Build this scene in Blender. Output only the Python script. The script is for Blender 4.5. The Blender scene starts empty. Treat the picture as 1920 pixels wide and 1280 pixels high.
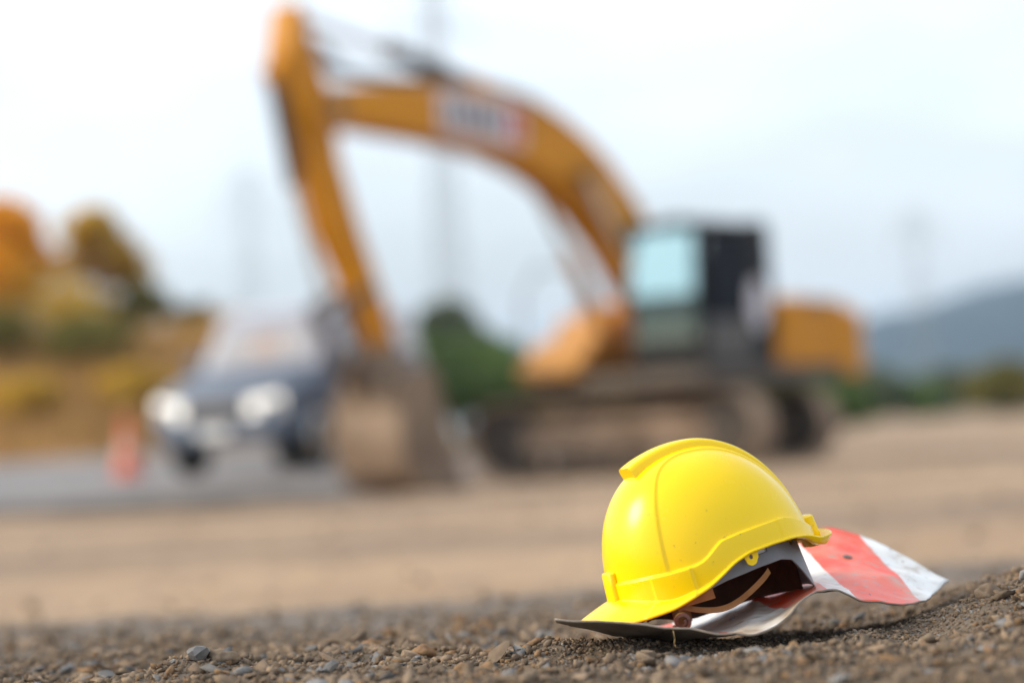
import bpy, bmesh, math, random
import numpy as np
from mathutils import Vector, Matrix, noise as mnoise

random.seed(11)
RNG = np.random.default_rng(7)
R = math.radians
SC = bpy.context.scene
COL = SC.collection

# ------------------------------------------------------------------ camera
PITCH, ROLL = R(2.02), R(3.5)
CAM_Z = 0.62
cam_data = bpy.data.cameras.new('camera')
cam = bpy.data.objects.new('camera', cam_data)
COL.objects.link(cam)
_F = Vector((0, math.cos(PITCH), math.sin(PITCH)))
_H = Vector((1, 0, 0))
_U = _H.cross(_F)
_R = math.cos(ROLL) * _H - math.sin(ROLL) * _U
_V = math.sin(ROLL) * _H + math.cos(ROLL) * _U
mw = Matrix((_R, _V, -_F)).transposed().to_4x4()
mw.translation = (0, 0, CAM_Z)
cam.matrix_world = mw
cam_data.lens = 85
cam_data.sensor_width = 36
cam_data.clip_start = 0.05
cam_data.clip_end = 12000
cam_data.dof.use_dof = True
cam_data.dof.focus_distance = 2.60
cam_data.dof.aperture_fstop = 2.1
SC.camera = cam

# ------------------------------------------------------------------ world, sun, exposure
SUN_EL, SUN_AZ = R(30), R(-92)          # azimuth from the view direction (+Y), negative = to the left
world = bpy.data.worlds.new('World')
SC.world = world
world.use_nodes = True
nt = world.node_tree
nt.nodes.clear()
sky = nt.nodes.new('ShaderNodeTexSky')
sky.sky_type = 'NISHITA'
sky.sun_disc = False
sky.sun_elevation = SUN_EL
sky.sun_rotation = SUN_AZ
sky.air_density = 1.0
sky.dust_density = 4.0
sky.altitude = 100
tc = nt.nodes.new('ShaderNodeTexCoord')
mp = nt.nodes.new('ShaderNodeMapping')
mp.inputs['Scale'].default_value = (1.0, 1.0, 3.2)
ns = nt.nodes.new('ShaderNodeTexNoise')
ns.inputs['Scale'].default_value = 2.6
ns.inputs['Detail'].default_value = 5
ns.inputs['Roughness'].default_value = 0.55
rmp = nt.nodes.new('ShaderNodeMapRange')
rmp.inputs['From Min'].default_value = 0.32
rmp.inputs['From Max'].default_value = 0.68
rmp.inputs['To Min'].default_value = 0.42
rmp.inputs['To Max'].default_value = 0.92
mix = nt.nodes.new('ShaderNodeMix')
mix.data_type = 'RGBA'
mix.inputs['B'].default_value = (6.65, 7.05, 7.5, 1)      # thin bright cloud veil
bg = nt.nodes.new('ShaderNodeBackground')
bg.inputs['Strength'].default_value = 0.105
out = nt.nodes.new('ShaderNodeOutputWorld')
L = nt.links.new
L(tc.outputs['Generated'], mp.inputs['Vector'])
L(mp.outputs['Vector'], ns.inputs['Vector'])
L(ns.outputs['Fac'], rmp.inputs['Value'])
L(rmp.outputs['Result'], mix.inputs['Factor'])
L(sky.outputs['Color'], mix.inputs['A'])
L(mix.outputs['Result'], bg.inputs['Color'])
L(bg.outputs['Background'], out.inputs['Surface'])

sd = bpy.data.lights.new('sun', 'SUN')
sd.energy = 1.5
sd.angle = R(22)
sd.color = (1.0, 0.88, 0.70)
sun = bpy.data.objects.new('sun', sd)
COL.objects.link(sun)
_sd = Vector((math.sin(SUN_AZ) * math.cos(SUN_EL), math.cos(SUN_AZ) * math.cos(SUN_EL), math.sin(SUN_EL)))
sun.rotation_euler = _sd.to_track_quat('Z', 'Y').to_euler()
sun.location = _sd * 50

SC.view_settings.view_transform = 'Standard'
SC.view_settings.look = 'None'
SC.view_settings.gamma = 1.0
SC.view_settings.use_curve_mapping = False
SC.view_settings.exposure = 1.05
SC.render.engine = 'CYCLES'
SC.cycles.use_denoising = True
SC.cycles.max_bounces = 8
SC.cycles.transparent_max_bounces = 24

# ------------------------------------------------------------------ material helpers
MATS = {}
def mat(name, col, rough=0.6, col2=None, scale=8.0, detail=4.0, bump=0.0, bscale=60.0, metal=0.0,
        spec=0.5, lo=0.35, hi=0.65, island=0.0, sss=0.0, coat=0.0, emis=None, estr=0.0, transl=None, coord='Object'):
    m = bpy.data.materials.new(name)
    m.use_nodes = True
    n = m.node_tree.nodes
    l = m.node_tree.links.new
    p = n['Principled BSDF']
    p.inputs['Roughness'].default_value = rough
    p.inputs['Metallic'].default_value = metal
    p.inputs['Specular IOR Level'].default_value = spec
    p.inputs['Base Color'].default_value = (*col, 1)
    if sss:
        p.inputs['Subsurface Weight'].default_value = sss
        p.inputs['Subsurface Radius'].default_value = (0.004, 0.003, 0.001)
    if coat:
        p.inputs['Coat Weight'].default_value = coat
        p.inputs['Coat Roughness'].default_value = 0.12
    if emis:
        p.inputs['Emission Color'].default_value = (*emis, 1)
        p.inputs['Emission Strength'].default_value = estr
    t = n.new('ShaderNodeTexCoord')
    csock = None
    if col2 is not None:
        nz = n.new('ShaderNodeTexNoise')
        nz.inputs['Scale'].default_value = scale
        nz.inputs['Detail'].default_value = detail
        l(t.outputs[coord], nz.inputs['Vector'])
        mr = n.new('ShaderNodeMapRange')
        mr.inputs['From Min'].default_value = lo
        mr.inputs['From Max'].default_value = hi
        l(nz.outputs['Fac'], mr.inputs['Value'])
        mx = n.new('ShaderNodeMix')
        mx.data_type = 'RGBA'
        mx.inputs['A'].default_value = (*col, 1)
        mx.inputs['B'].default_value = (*col2, 1)
        l(mr.outputs['Result'], mx.inputs['Factor'])
        csock = mx.outputs['Result']
        l(csock, p.inputs['Base Color'])
    if island:
        ge = n.new('ShaderNodeNewGeometry')
        hs = n.new('ShaderNodeHueSaturation')
        mr2 = n.new('ShaderNodeMapRange')
        mr2.inputs['To Min'].default_value = 1 - island
        mr2.inputs['To Max'].default_value = 1 + island
        l(ge.outputs['Random Per Island'], mr2.inputs['Value'])
        l(mr2.outputs['Result'], hs.inputs['Value'])
        if csock:
            l(csock, hs.inputs['Color'])
        else:
            hs.inputs['Color'].default_value = (*col, 1)
        csock = hs.outputs['Color']
        l(csock, p.inputs['Base Color'])
    if bump:
        nb = n.new('ShaderNodeTexNoise')
        nb.inputs['Scale'].default_value = bscale
        nb.inputs['Detail'].default_value = 6
        l(t.outputs[coord], nb.inputs['Vector'])
        bp = n.new('ShaderNodeBump')
        bp.inputs['Strength'].default_value = bump
        bp.inputs['Distance'].default_value = 0.6 / bscale
        l(nb.outputs['Fac'], bp.inputs['Height'])
        l(bp.outputs['Normal'], p.inputs['Normal'])
    if transl:
        tr = n.new('ShaderNodeBsdfTranslucent')
        tr.inputs['Color'].default_value = (*transl, 1)
        ms = n.new('ShaderNodeMixShader')
        ms.inputs['Fac'].default_value = 0.4
        o = n['Material Output']
        l(p.outputs['BSDF'], ms.inputs[1])
        l(tr.outputs['BSDF'], ms.inputs[2])
        l(ms.outputs['Shader'], o.inputs['Surface'])
    MATS[name] = m
    return m

def glass_mat(name, tint, refl, fac):
    m = bpy.data.materials.new(name)
    m.use_nodes = True
    n = m.node_tree.nodes
    l = m.node_tree.links.new
    n.remove(n['Principled BSDF'])
    tr = n.new('ShaderNodeBsdfTransparent')
    tr.inputs['Color'].default_value = (*tint, 1)
    gl = n.new('ShaderNodeBsdfGlossy')
    gl.inputs['Color'].default_value = (*refl, 1)
    gl.inputs['Roughness'].default_value = 0.03
    ms = n.new('ShaderNodeMixShader')
    ms.inputs['Fac'].default_value = fac
    l(tr.outputs['BSDF'], ms.inputs[1])
    l(gl.outputs['BSDF'], ms.inputs[2])
    l(ms.outputs['Shader'], n['Material Output'].inputs['Surface'])
    MATS[name] = m
    return m

# ------------------------------------------------------------------ mesh helpers
class MB:
    def __init__(s):
        s.v, s.f, s.mi = [], [], []
    def add(s, vs, fs, mi=0):
        k = len(s.v)
        s.v.extend([tuple(p) for p in vs])
        s.f.extend([tuple(i + k for i in f) for f in fs])
        s.mi.extend([mi] * len(fs))
        return s
    def box(s, c, sz, rot=None, mi=0):
        hx, hy, hz = sz[0] / 2, sz[1] / 2, sz[2] / 2
        vs = [Vector((x, y, z)) for x in (-hx, hx) for y in (-hy, hy) for z in (-hz, hz)]
        if rot is not None:
            vs = [rot @ p for p in vs]
        c = Vector(c)
        return s.add([p + c for p in vs], [(0, 1, 3, 2), (4, 6, 7, 5), (0, 4, 5, 1), (2, 3, 7, 6), (0, 2, 6, 4), (1, 5, 7, 3)], mi)
    def tube(s, p0, p1, r0, r1=None, n=14, caps=True, mi=0):
        r1 = r0 if r1 is None else r1
        p0, p1 = Vector(p0), Vector(p1)
        d = (p1 - p0).normalized()
        a = d.orthogonal().normalized()
        b = d.cross(a)
        vs = []
        for p, r in ((p0, r0), (p1, r1)):
            for i in range(n):
                t = 2 * math.pi * i / n
                vs.append(p + a * (r * math.cos(t)) + b * (r * math.sin(t)))
        fs = [(i, (i + 1) % n, n + (i + 1) % n, n + i) for i in range(n)]
        if caps:
            fs += [tuple(range(n - 1, -1, -1)), tuple(range(n, 2 * n))]
        return s.add(vs, fs, mi)
    def path(s, pts, r, n=8, mi=0):
        for a, b in zip(pts[:-1], pts[1:]):
            s.tube(a, b, r, r, n, True, mi)
        return s
    def prism(s, poly, y0, y1, mi=0):
        """poly in local XZ extruded along Y"""
        n = len(poly)
        vs = [(x, y0, z) for x, z in poly] + [(x, y1, z) for x, z in poly]
        fs = [(i, (i + 1) % n, n + (i + 1) % n, n + i) for i in range(n)]
        fs += [tuple(range(n - 1, -1, -1)), tuple(range(n, 2 * n))]
        return s.add(vs, fs, mi)
    def zprism(s, poly, z0, z1, mi=0):
        n = len(poly)
        vs = [(x, y, z0) for x, y in poly] + [(x, y, z1) for x, y in poly]
        fs = [(i, (i + 1) % n, n + (i + 1) % n, n + i) for i in range(n)]
        fs += [tuple(range(n - 1, -1, -1)), tuple(range(n, 2 * n))]
        return s.add(vs, fs, mi)
    def loft(s, rings, caps=True, mi=0):
        n = len(rings[0])
        vs = [p for r in rings for p in r]
        fs = []
        for k in range(len(rings) - 1):
            for i in range(n):
                a, b = k * n + i, k * n + (i + 1) % n
                fs.append((a, b, b + n, a + n))
        if caps:
            fs += [tuple(range(n - 1, -1, -1)), tuple(range((len(rings) - 1) * n, len(rings) * n))]
        return s.add(vs, fs, mi)
    def lathe(s, prof, c=(0, 0, 0), axis='z', n=28, mi=0):
        c = Vector(c)
        rings = []
        for r, h in prof:
            ring = []
            for i in range(n):
                t = 2 * math.pi * i / n
                if axis == 'z':
                    p = Vector((r * math.cos(t), r * math.sin(t), h))
                else:
                    p = Vector((r * math.cos(t), h, r * math.sin(t)))
                ring.append(c + p)
            rings.append(ring)
        return s.loft(rings, True, mi)
    def obj(s, name, mats, parent=None, smooth=False, bevel=0.0, recalc=True):
        me = bpy.data.meshes.new(name)
        me.from_pydata(s.v, [], s.f)
        if not isinstance(mats, (list, tuple)):
            mats = [mats]
        for m in mats:
            me.materials.append(m)
        me.polygons.foreach_set('material_index', s.mi)
        if recalc:
            bm = bmesh.new()
            bm.from_mesh(me)
            bmesh.ops.recalc_face_normals(bm, faces=bm.faces)
            bm.to_mesh(me)
            bm.free()
        if smooth:
            me.shade_smooth() if smooth is True else me.shade_smooth()
            if smooth is not True:
                me.set_sharp_from_angle(angle=R(smooth))
        me.update()
        o = bpy.data.objects.new(name, me)
        COL.objects.link(o)
        if parent:
            o.parent = parent
        if bevel:
            b = o.modifiers.new('bevel', 'BEVEL')
            b.width = bevel
            b.segments = 2
            b.limit_method = 'ANGLE'
            b.angle_limit = R(35)
        return o

def grid_obj(name, V, nu, nv, mats, parent=None, smooth=True, wrap=False, uv=None):
    """V: (nv*nu,3) array, rows of nu"""
    me = bpy.data.meshes.new(name)
    i = np.arange(nu if wrap else nu - 1)
    j = np.arange(nv - 1)
    I, J = np.meshgrid(i, j)
    I, J = I.ravel(), J.ravel()
    a = J * nu + I
    b = J * nu + (I + 1) % nu
    F = np.stack([a, b, b + nu, a + nu], 1)
    me.from_pydata(V.tolist(), [], F.tolist())
    for m in (mats if isinstance(mats, (list, tuple)) else [mats]):
        me.materials.append(m)
    if uv is not None:
        ul = me.uv_layers.new(name='UVMap')
        li = np.empty(len(me.loops), dtype=np.int32)
        me.loops.foreach_get('vertex_index', li)
        ul.data.foreach_set('uv', uv[li].ravel())
    if smooth:
        me.shade_smooth()
    me.update()
    o = bpy.data.objects.new(name, me)
    COL.objects.link(o)
    if parent:
        o.parent = parent
    return o

def empty(name, loc=(0, 0, 0), rz=0.0):
    o = bpy.data.objects.new(name, None)
    o.location = loc
    o.rotation_euler = (0, 0, rz)
    COL.objects.link(o)
    return o

def tag(o, label, cat, group=None):
    o['label'] = label
    o['category'] = cat
    if group:
        o['group'] = group
    return o

def kind(o, k, label=None):
    o['kind'] = k
    if label:
        o['label'] = label
    return o

# numpy value noise ------------------------------------------------------
_T = RNG.random((512, 512))
def vnoise(x, y, s, ox=0.0):
    x = x / s + 37.3 + ox
    y = y / s + 91.7 + ox
    xi, yi = np.floor(x).astype(np.int64), np.floor(y).astype(np.int64)
    fx, fy = x - xi, y - yi
    fx, fy = fx * fx * (3 - 2 * fx), fy * fy * (3 - 2 * fy)
    x0, x1, y0, y1 = xi % 512, (xi + 1) % 512, yi % 512, (yi + 1) % 512
    return ((_T[x0, y0] * (1 - fx) + _T[x1, y0] * fx) * (1 - fy) + (_T[x0, y1] * (1 - fx) + _T[x1, y1] * fx) * fy) * 2 - 1

def sstep(a, b, x):
    t = np.clip((x - a) / (b - a), 0, 1)
    return t * t * (3 - 2 * t)

# ------------------------------------------------------------------ ground
def ground_z(x, y):
    x, y = np.asarray(x, float), np.asarray(y, float)
    z = 0.376 * np.where(y > 2.6, np.exp(-np.maximum(y - 2.6, 0) / 7.0), 1.0)
    z = z * np.exp(-(np.maximum(np.abs(x) - 2.5, 0) / 8.0) ** 2)
    near = np.exp(-(np.maximum(np.hypot(x, y - 2.6) - 2.0, 0) / 1.5) ** 2)
    z = z + 0.080 * sstep(0.36, 0.70, x) * np.exp(-((y - 2.55) / 0.55) ** 2)
    z = z + 0.016 * np.exp(-((x + 0.34) / 0.06) ** 2 - ((y - 2.60) / 0.07) ** 2)
    z = z + 0.012 * np.exp(-((x - 0.00) / 0.05) ** 2 - ((y - 2.62) / 0.06) ** 2)
    z = z + near * (0.010 * vnoise(x, y, 0.16) + 0.006 * vnoise(x, y, 0.06, 5) + 0.0035 * vnoise(x, y, 0.024, 9))
    mid = np.exp(-(np.maximum(np.hypot(x, y) - 40.0, 0) / 30.0) ** 2)
    z = z + (1 - near) * mid * (0.018 * vnoise(x, y, 0.9, 3) + 0.01 * vnoise(x, y, 0.3, 4) + 0.035 * vnoise(x * .18 + y * .05, y - .12 * x, 0.55, 7) * sstep(4.5, 7, y))
    return z

def ramp_axis(lo, hi, step, far, g):
    a = list(np.arange(lo, hi + 1e-6, step))
    s, p = step, a[-1]
    up = []
    while p < far:
        s *= g
        p += s
        up.append(p)
    s, p = step, a[0]
    dn = []
    while p > -far:
        s *= g
        p -= s
        dn.append(p)
    return np.array(dn[::-1] + a + up)

m_ground = bpy.data.materials.new('dirt_ground')
m_ground.use_nodes = True
def build_ground_mat(m):
    n = m.node_tree.nodes
    l = m.node_tree.links.new
    p = n['Principled BSDF']
    p.inputs['Roughness'].default_value = 0.95
    p.inputs['Specular IOR Level'].default_value = 0.2
    g = n.new('ShaderNodeNewGeometry')
    sx = n.new('ShaderNodeSeparateXYZ')
    l(g.outputs['Position'], sx.inputs['Vector'])
    def noise(sc, det=5, rough=0.55):
        q = n.new('ShaderNodeTexNoise')
        q.inputs['Scale'].default_value = sc
        q.inputs['Detail'].default_value = det
        q.inputs['Roughness'].default_value = rough
        l(g.outputs['Position'], q.inputs['Vector'])
        return q.outputs['Fac']
    def mr(s, a, b, c=0.0, d=1.0):
        q = n.new('ShaderNodeMapRange')
        q.inputs['From Min'].default_value = a
        q.inputs['From Max'].default_value = b
        q.inputs['To Min'].default_value = c
        q.inputs['To Max'].default_value = d
        q.interpolation_type = 'SMOOTHSTEP'
        l(s, q.inputs['Value'])
        return q.outputs['Result']
    def math_(op, a, b):
        q = n.new('ShaderNodeMath')
        q.operation = op
        for i, s in enumerate((a, b)):
            if isinstance(s, (int, float)):
                q.inputs[i].default_value = s
            else:
                l(s, q.inputs[i])
        return q.outputs[0]
    def mixc(f, a, b):
        q = n.new('ShaderNodeMix')
        q.data_type = 'RGBA'
        l(f, q.inputs['Factor'])
        for k, s in (('A', a), ('B', b)):
            if isinstance(s, tuple):
                q.inputs[k].default_value = (*s, 1)
            else:
                l(s, q.inputs[k])
        return q.outputs['Result']
    soil = mixc(mr(noise(28), .35, .65), (.12, .09, .063), (.18, .137, .098))
    soil = mixc(mr(noise(140), .5, .7), soil, (.15, .147, .145))
    tan = mixc(mr(noise(1.3), .35, .65), (.37, .25, .155), (.45, .315, .20))
    tan = mixc(mr(noise(9), .45, .75), tan, (.27, .195, .145))
    stq = n.new('ShaderNodeMapping')
    stq.inputs['Scale'].default_value = (.05, .30, 1)
    stq.inputs['Rotation'].default_value = (0, 0, .12)
    l(g.outputs['Position'], stq.inputs['Vector'])
    stn = n.new('ShaderNodeTexNoise')
    stn.inputs['Scale'].default_value = 1.1
    stn.inputs['Detail'].default_value = 4
    l(stq.outputs['Vector'], stn.inputs['Vector'])
    tan = mixc(mr(stn.outputs['Fac'], .47, .57, 0, .9), tan, (.215, .16, .12))
    tan = mixc(mr(stn.outputs['Fac'], .42, .32, 0, .8), tan, (.50, .35, .225))
    grey = mixc(mr(noise(5), .35, .65), (.14, .12, .105), (.20, .17, .145))
    # gravel near, a band of darker gravel, then the tan haul road
    wob = math_('MULTIPLY', math_('SUBTRACT', noise(0.9, 4), 0.5), 3.2)
    yy = math_('ADD', sx.outputs['Y'], wob)
    yb = math_('ADD', yy, math_('MULTIPLY', sx.outputs['X'], -0.35))
    band = math_('MULTIPLY', mr(yb, 3.4, 4.2), mr(yb, 4.4, 5.8, 1, 0))
    ys = math_('ADD', yy, math_('MULTIPLY', sx.outputs['X'], 0.5))
    c = mixc(mr(ys, 2.5, 4.9), soil, tan)
    c = mixc(band, c, grey)
    far = mixc(mr(noise(0.05), .4, .6), (.36, .29, .21), (.30, .29, .19))
    dist = n.new('ShaderNodeVectorMath')
    dist.operation = 'LENGTH'
    l(g.outputs['Position'], dist.inputs[0])
    c = mixc(mr(dist.outputs['Value'], 60, 160), c, far)
    l(c, p.inputs['Base Color'])
    bp = n.new('ShaderNodeBump')
    bp.inputs['Strength'].default_value = 0.8
    bp.inputs['Distance'].default_value = 0.006
    l(noise(220, 6, 0.65), bp.inputs['Height'])
    l(bp.outputs['Normal'], p.inputs['Normal'])
build_ground_mat(m_ground)

FAR = 2300.0
ax = ramp_axis(-0.95, 0.95, 0.0125, FAR, 1.11)
ay = ramp_axis(1.15, 3.7, 0.0125, FAR, 1.08)
ax = np.clip(ax, -FAR, FAR); ay = np.clip(ay, -FAR, FAR)
GX, GY = np.meshgrid(ax, ay)
GV = np.stack([GX.ravel(), GY.ravel(), ground_z(GX, GY).ravel()], 1)
kind(grid_obj('ground', GV, len(ax), len(ay), m_ground), 'structure', 'tan dirt and gravel ground of the construction site')

# raised road on the left -------------------------------------------------
m_asph = mat('asphalt', (.16, .15, .148), .9, (.23, .215, .21), 3.0, 5, .3, 120, coord='Object')
rx = np.concatenate([np.linspace(-60, -6, 28), np.linspace(-5.6, 0.6, 24)])
ry = np.array([23.86, 23.9, 23.98, 24.1, 24.6, 25.2, 26, 27, 28, 29, 30, 31, 32, 33, 34, 36, 38, 40, 41.5, 43])
RX, RY = np.meshgrid(rx, ry)
def road_surface(x, y):
    z = np.interp(y, [23.86, 23.9, 23.98, 24.1, 25.4, 28.0, 30.0, 34.0, 41.5, 43], [-.25, -.08, 0.09, 0.12, 0.28, 0.31, 0.36, 0.50, 0.53, -.3])
    f = sstep(-0.3, -2.0, x)
    return np.where(z > 0, z * f + (f - 1) * 0.12, z)
RZ = road_surface(RX, RY) + 0.012 * vnoise(RX, RY, 0.7, 2)
kind(grid_obj('road', np.stack([RX.ravel(), RY.ravel(), RZ.ravel()], 1), len(rx), len(ry), m_asph), 'structure', 'raised grey road at the left')

m_edge_dark = mat('road_edge_shade', (.05, .045, .042), .95, (.10, .085, .07), 3, 5)  # dark colour stands in for the shade below the road's near edge
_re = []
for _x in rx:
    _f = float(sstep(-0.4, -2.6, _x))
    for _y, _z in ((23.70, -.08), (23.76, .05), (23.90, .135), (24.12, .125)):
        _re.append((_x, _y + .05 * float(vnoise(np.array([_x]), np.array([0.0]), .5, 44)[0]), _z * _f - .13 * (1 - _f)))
kind(grid_obj('road_edge', np.array(_re), 4, len(rx), m_edge_dark), 'structure', 'dark strip along the near side of the road, painted as shade below its edge')

# dry bank behind the road -------------------------------------------------
def bank_z(x, y):
    prof = np.interp(y, [42.5, 44.5, 49, 58, 75, 90], [-.2, .7, 2.7, 3.3, 2.6, -.3])
    f = sstep(-1.5, -6.5, x)
    return prof * f - 0.3 * (1 - f) + f * (0.45 * vnoise(x, y, 3.5, 6) + 0.18 * vnoise(x, y, 1.1, 8))
m_bank = mat('dry_bank', (.46, .27, .12), .95, (.34, .20, .09), .5, 6, .5, 14, coord='Object')
bx_, by_ = np.linspace(-70, -1.2, 110), np.linspace(42.4, 90, 60)
BX, BY = np.meshgrid(bx_, by_)
kind(grid_obj('embankment', np.stack([BX.ravel(), BY.ravel(), bank_z(BX, BY).ravel()], 1), len(bx_), len(by_), m_bank), 'structure', 'dry brown grassy bank behind the road')

# far hills ----------------------------------------------------------------
m_hill = mat('hill_forest_haze', (.018, .035, .05), .95, (.035, .055, .065), .02, 6, coord='Object')  # forest tone with some blue of the haze put into the colour
hx = np.linspace(60, 2250, 160)
hy = np.linspace(1150, 2250, 60)
HX, HY = np.meshgrid(hx, hy)
ridge = np.interp(HX, [60, 130, 175, 225, 262, 320, 480, 800, 1400, 2250], [-3, 0, 32, 55, 66, 72, 76, 78, 72, 50])
across = np.interp(HY, [1150, 1500, 1800, 2250], [-0.06, 1.0, 0.85, -0.06])
HZ = ridge * across + across * (7 * vnoise(HX, HY, 70, 1) + 4 * vnoise(HX, HY, 30, 2))
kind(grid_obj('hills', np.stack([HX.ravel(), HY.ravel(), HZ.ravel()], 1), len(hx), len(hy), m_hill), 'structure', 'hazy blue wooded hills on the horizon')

# haze ----------------------------------------------------------------------
m_haze = bpy.data.materials.new('haze_air')
m_haze.use_nodes = True
_n = m_haze.node_tree.nodes
_n.remove(_n['Principled BSDF'])
_pv = _n.new('ShaderNodeVolumePrincipled')
_pv.inputs['Color'].default_value = (.62, .82, 1.0, 1)
_pv.inputs['Density'].default_value = 0.00040
_pv.inputs['Anisotropy'].default_value = 0.8
m_haze.node_tree.links.new(_pv.outputs['Volume'], _n['Material Output'].inputs['Volume'])
hz = MB().box((0, 0, 42), (4800, 4800, 100)).obj('haze', m_haze)
kind(hz, 'stuff', 'pale haze in the air over the site')

# ------------------------------------------------------------------ hard hat
m_hel = mat('helmet_yellow', (.92, .625, .001), .22, None, sss=.05, spec=.35)
def helmet_dirt(m):
    n = m.node_tree.nodes
    l = m.node_tree.links.new
    p = n['Principled BSDF']
    t = n.new('ShaderNodeTexCoord')
    def nz(sc, det):
        q = n.new('ShaderNodeTexNoise')
        q.inputs['Scale'].default_value = sc
        q.inputs['Detail'].default_value = det
        l(t.outputs['Object'], q.inputs['Vector'])
        return q
    a, b = nz(150, 3), nz(9, 3)
    ma = n.new('ShaderNodeMapRange'); ma.inputs['From Min'].default_value = .67; ma.inputs['From Max'].default_value = .78
    mb = n.new('ShaderNodeMapRange'); mb.inputs['From Min'].default_value = .48; mb.inputs['From Max'].default_value = .62
    l(a.outputs['Fac'], ma.inputs['Value']); l(b.outputs['Fac'], mb.inputs['Value'])
    mu = n.new('ShaderNodeMath'); mu.operation = 'MULTIPLY'
    l(ma.outputs['Result'], mu.inputs[0]); l(mb.outputs['Result'], mu.inputs[1])
    mx = n.new('ShaderNodeMix'); mx.data_type = 'RGBA'
    mx.inputs['A'].default_value = (.92, .625, .001, 1); mx.inputs['B'].default_value = (.42, .28, .05, 1)
    l(mu.outputs[0], mx.inputs['Factor'])
    l(mx.outputs['Result'], p.inputs['Base Color'])
    c = nz(40, 5)
    mr = n.new('ShaderNodeMapRange'); mr.inputs['To Min'].default_value = .16; mr.inputs['To Max'].default_value = .34
    l(c.outputs['Fac'], mr.inputs['Value']); l(mr.outputs['Result'], p.inputs['Roughness'])
helmet_dirt(m_hel)
m_grey = mat('harness_grey', (.20, .205, .22), .45, (.16, .165, .18), 30, 3)
m_strap = mat('strap_brown', (.42, .20, .075), .8, (.34, .15, .05), 60, 3, .2, 300)
m_wht = mat('white_plastic', (.8, .8, .78), .5)

HEL_LOC = Vector((0.1925, 2.66, 0.4425))
HEL_YAW, HEL_PITCH, HEL_ROLL = R(180 + 19), R(14.0), R(-3.0)
helmet = bpy.data.objects.new('hard_hat', None)
COL.objects.link(helmet)
_rot = Matrix.Rotation(HEL_YAW, 4, 'Z') @ Matrix.Rotation(HEL_PITCH, 4, 'Y') @ Matrix.Rotation(-HEL_ROLL, 4, 'X')
helmet.matrix_world = Matrix.Translation(HEL_LOC) @ _rot
tag(helmet, 'yellow plastic hard hat resting tilted on the bent red and white sign', 'hard hat')

A_LEN, B_WID, H_TOP, X_C = 0.1165, 0.101, 0.1435, -0.014
az_k = np.radians([0, 15, 30, 45, 65, 82, 93, 110, 125, 136, 143, 155, 180])
bz_k = np.radians([0, 30, 45, 60, 66, 78, 93, 110, 125, 132, 143, 155, 180])
rim_k = np.array([.0105, .008, .002, -.0020, .0040, .0180, .0225, .0225, .0205, .0140, .0050, .0000, .0000])
belt_k = np.array([.027, .0265, .0255, .0255, .0280, .0420, .0435, .0435, .0425, .0390, .0300, .0200, .0180])
flare_k = np.array([.046, .042, .031, .0130, .0050, .0035, .0030, .0030, .0035, .0070, .0120, .0185, .0210])
fdrop_k = np.array([.0130, .0130, .0125, .0075, .0025, .0010, .0008, .0008, .0010, .0020, .0050, .0060, .0060])
hook_k = np.array([0, 0, 0, 0, 0, 0, 0, 0, 0, .002, .005, .008, .009])

def dome(az, z, off=0.0):
    """point on the smooth dome at azimuth az and height z"""
    zz = np.clip(z / H_TOP, 0, 1)
    front = 0.5 + 0.5 * np.cos(az)
    p = 2.0 + 0.35 * front
    s = (1 - zz ** p) ** (1 / p)
    s = s * (1 + np.minimum(z, 0) * 0.0)
    c, sn = np.cos(az), np.sin(az)
    q = 2.15
    r = 1.0 / ((np.abs(c) / A_LEN) ** q + (np.abs(sn) / B_WID) ** q) ** (1 / q)
    return X_C + (r * s + off) * c, (r * s + off) * sn

def az_interp(az, k, az_k=None):
    az_k = globals()['az_k'] if az_k is None else az_k
    a = np.abs((az + np.pi) % (2 * np.pi) - np.pi)
    # smooth interpolation
    x = np.interp(a, az_k, k)
    d = 0.05
    return (np.interp(a - d, az_k, k) + 2 * x + np.interp(np.minimum(a + d, np.pi), az_k, k)) / 4

NA, NT = 420, 190
azs = np.arange(NA) * 2 * np.pi / NA
def shell_point_arrays(thick):
    rows = []
    rim = az_interp(azs, rim_k)
    belt = az_interp(azs, belt_k, bz_k)
    aabs = np.abs((azs + np.pi) % (2 * np.pi) - np.pi)
    ts = np.linspace(0.002, 1, NT)
    for t in ts:
        # parametrise by polar angle so the crown is even
        ang = t * np.pi / 2
        z = H_TOP * np.cos(ang)
        # lower half blends down to the rim contour
        z = z * (1 - t ** 3) + (rim + (H_TOP - rim) * np.cos(ang)) * t ** 3
        off = np.zeros(NA)
        x, y = dome(azs, np.maximum(z, 0))
        # belt: raised band under the belt contour
        b = sstep(0.0012, -0.0012, z - belt)
        off += 0.0026 * b
        plate = sstep(R(33.2), R(34.2), aabs) * sstep(R(57.6), R(56.6), aabs)
        off += 0.0020 * plate * b
        tail = sstep(R(118), R(120), aabs) * sstep(R(150), R(128), aabs)
        off += 0.0010 * tail * b
        # recessed side panel: behind the crease, away from the crest
        d_crest = np.abs(y) - 0.030
        d_front = (aabs - R(44)) * np.hypot(x - X_C, y)
        k = 0.02
        h = np.clip(0.5 + 0.5 * (d_crest - d_front) / k, 0, 1)
        dm = d_crest * (1 - h) + d_front * h - k * h * (1 - h)
        off += -0.0020 * sstep(-0.0018, 0.0018, dm) * (1 - b)
        # low side flutes next to the crest
        # bead at the rim
        # surface normal approximated from the ellipsoid
        nx, ny, nz = (x - X_C) / A_LEN ** 2, y / B_WID ** 2, np.maximum(z, 0) / H_TOP ** 2
        ln = np.sqrt(nx ** 2 + ny ** 2 + nz ** 2) + 1e-9
        o = off - thick
        rows.append(np.stack([x + nx / ln * o, y + ny / ln * o, z + nz / ln * o], 1))
    return rows, rim

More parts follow.
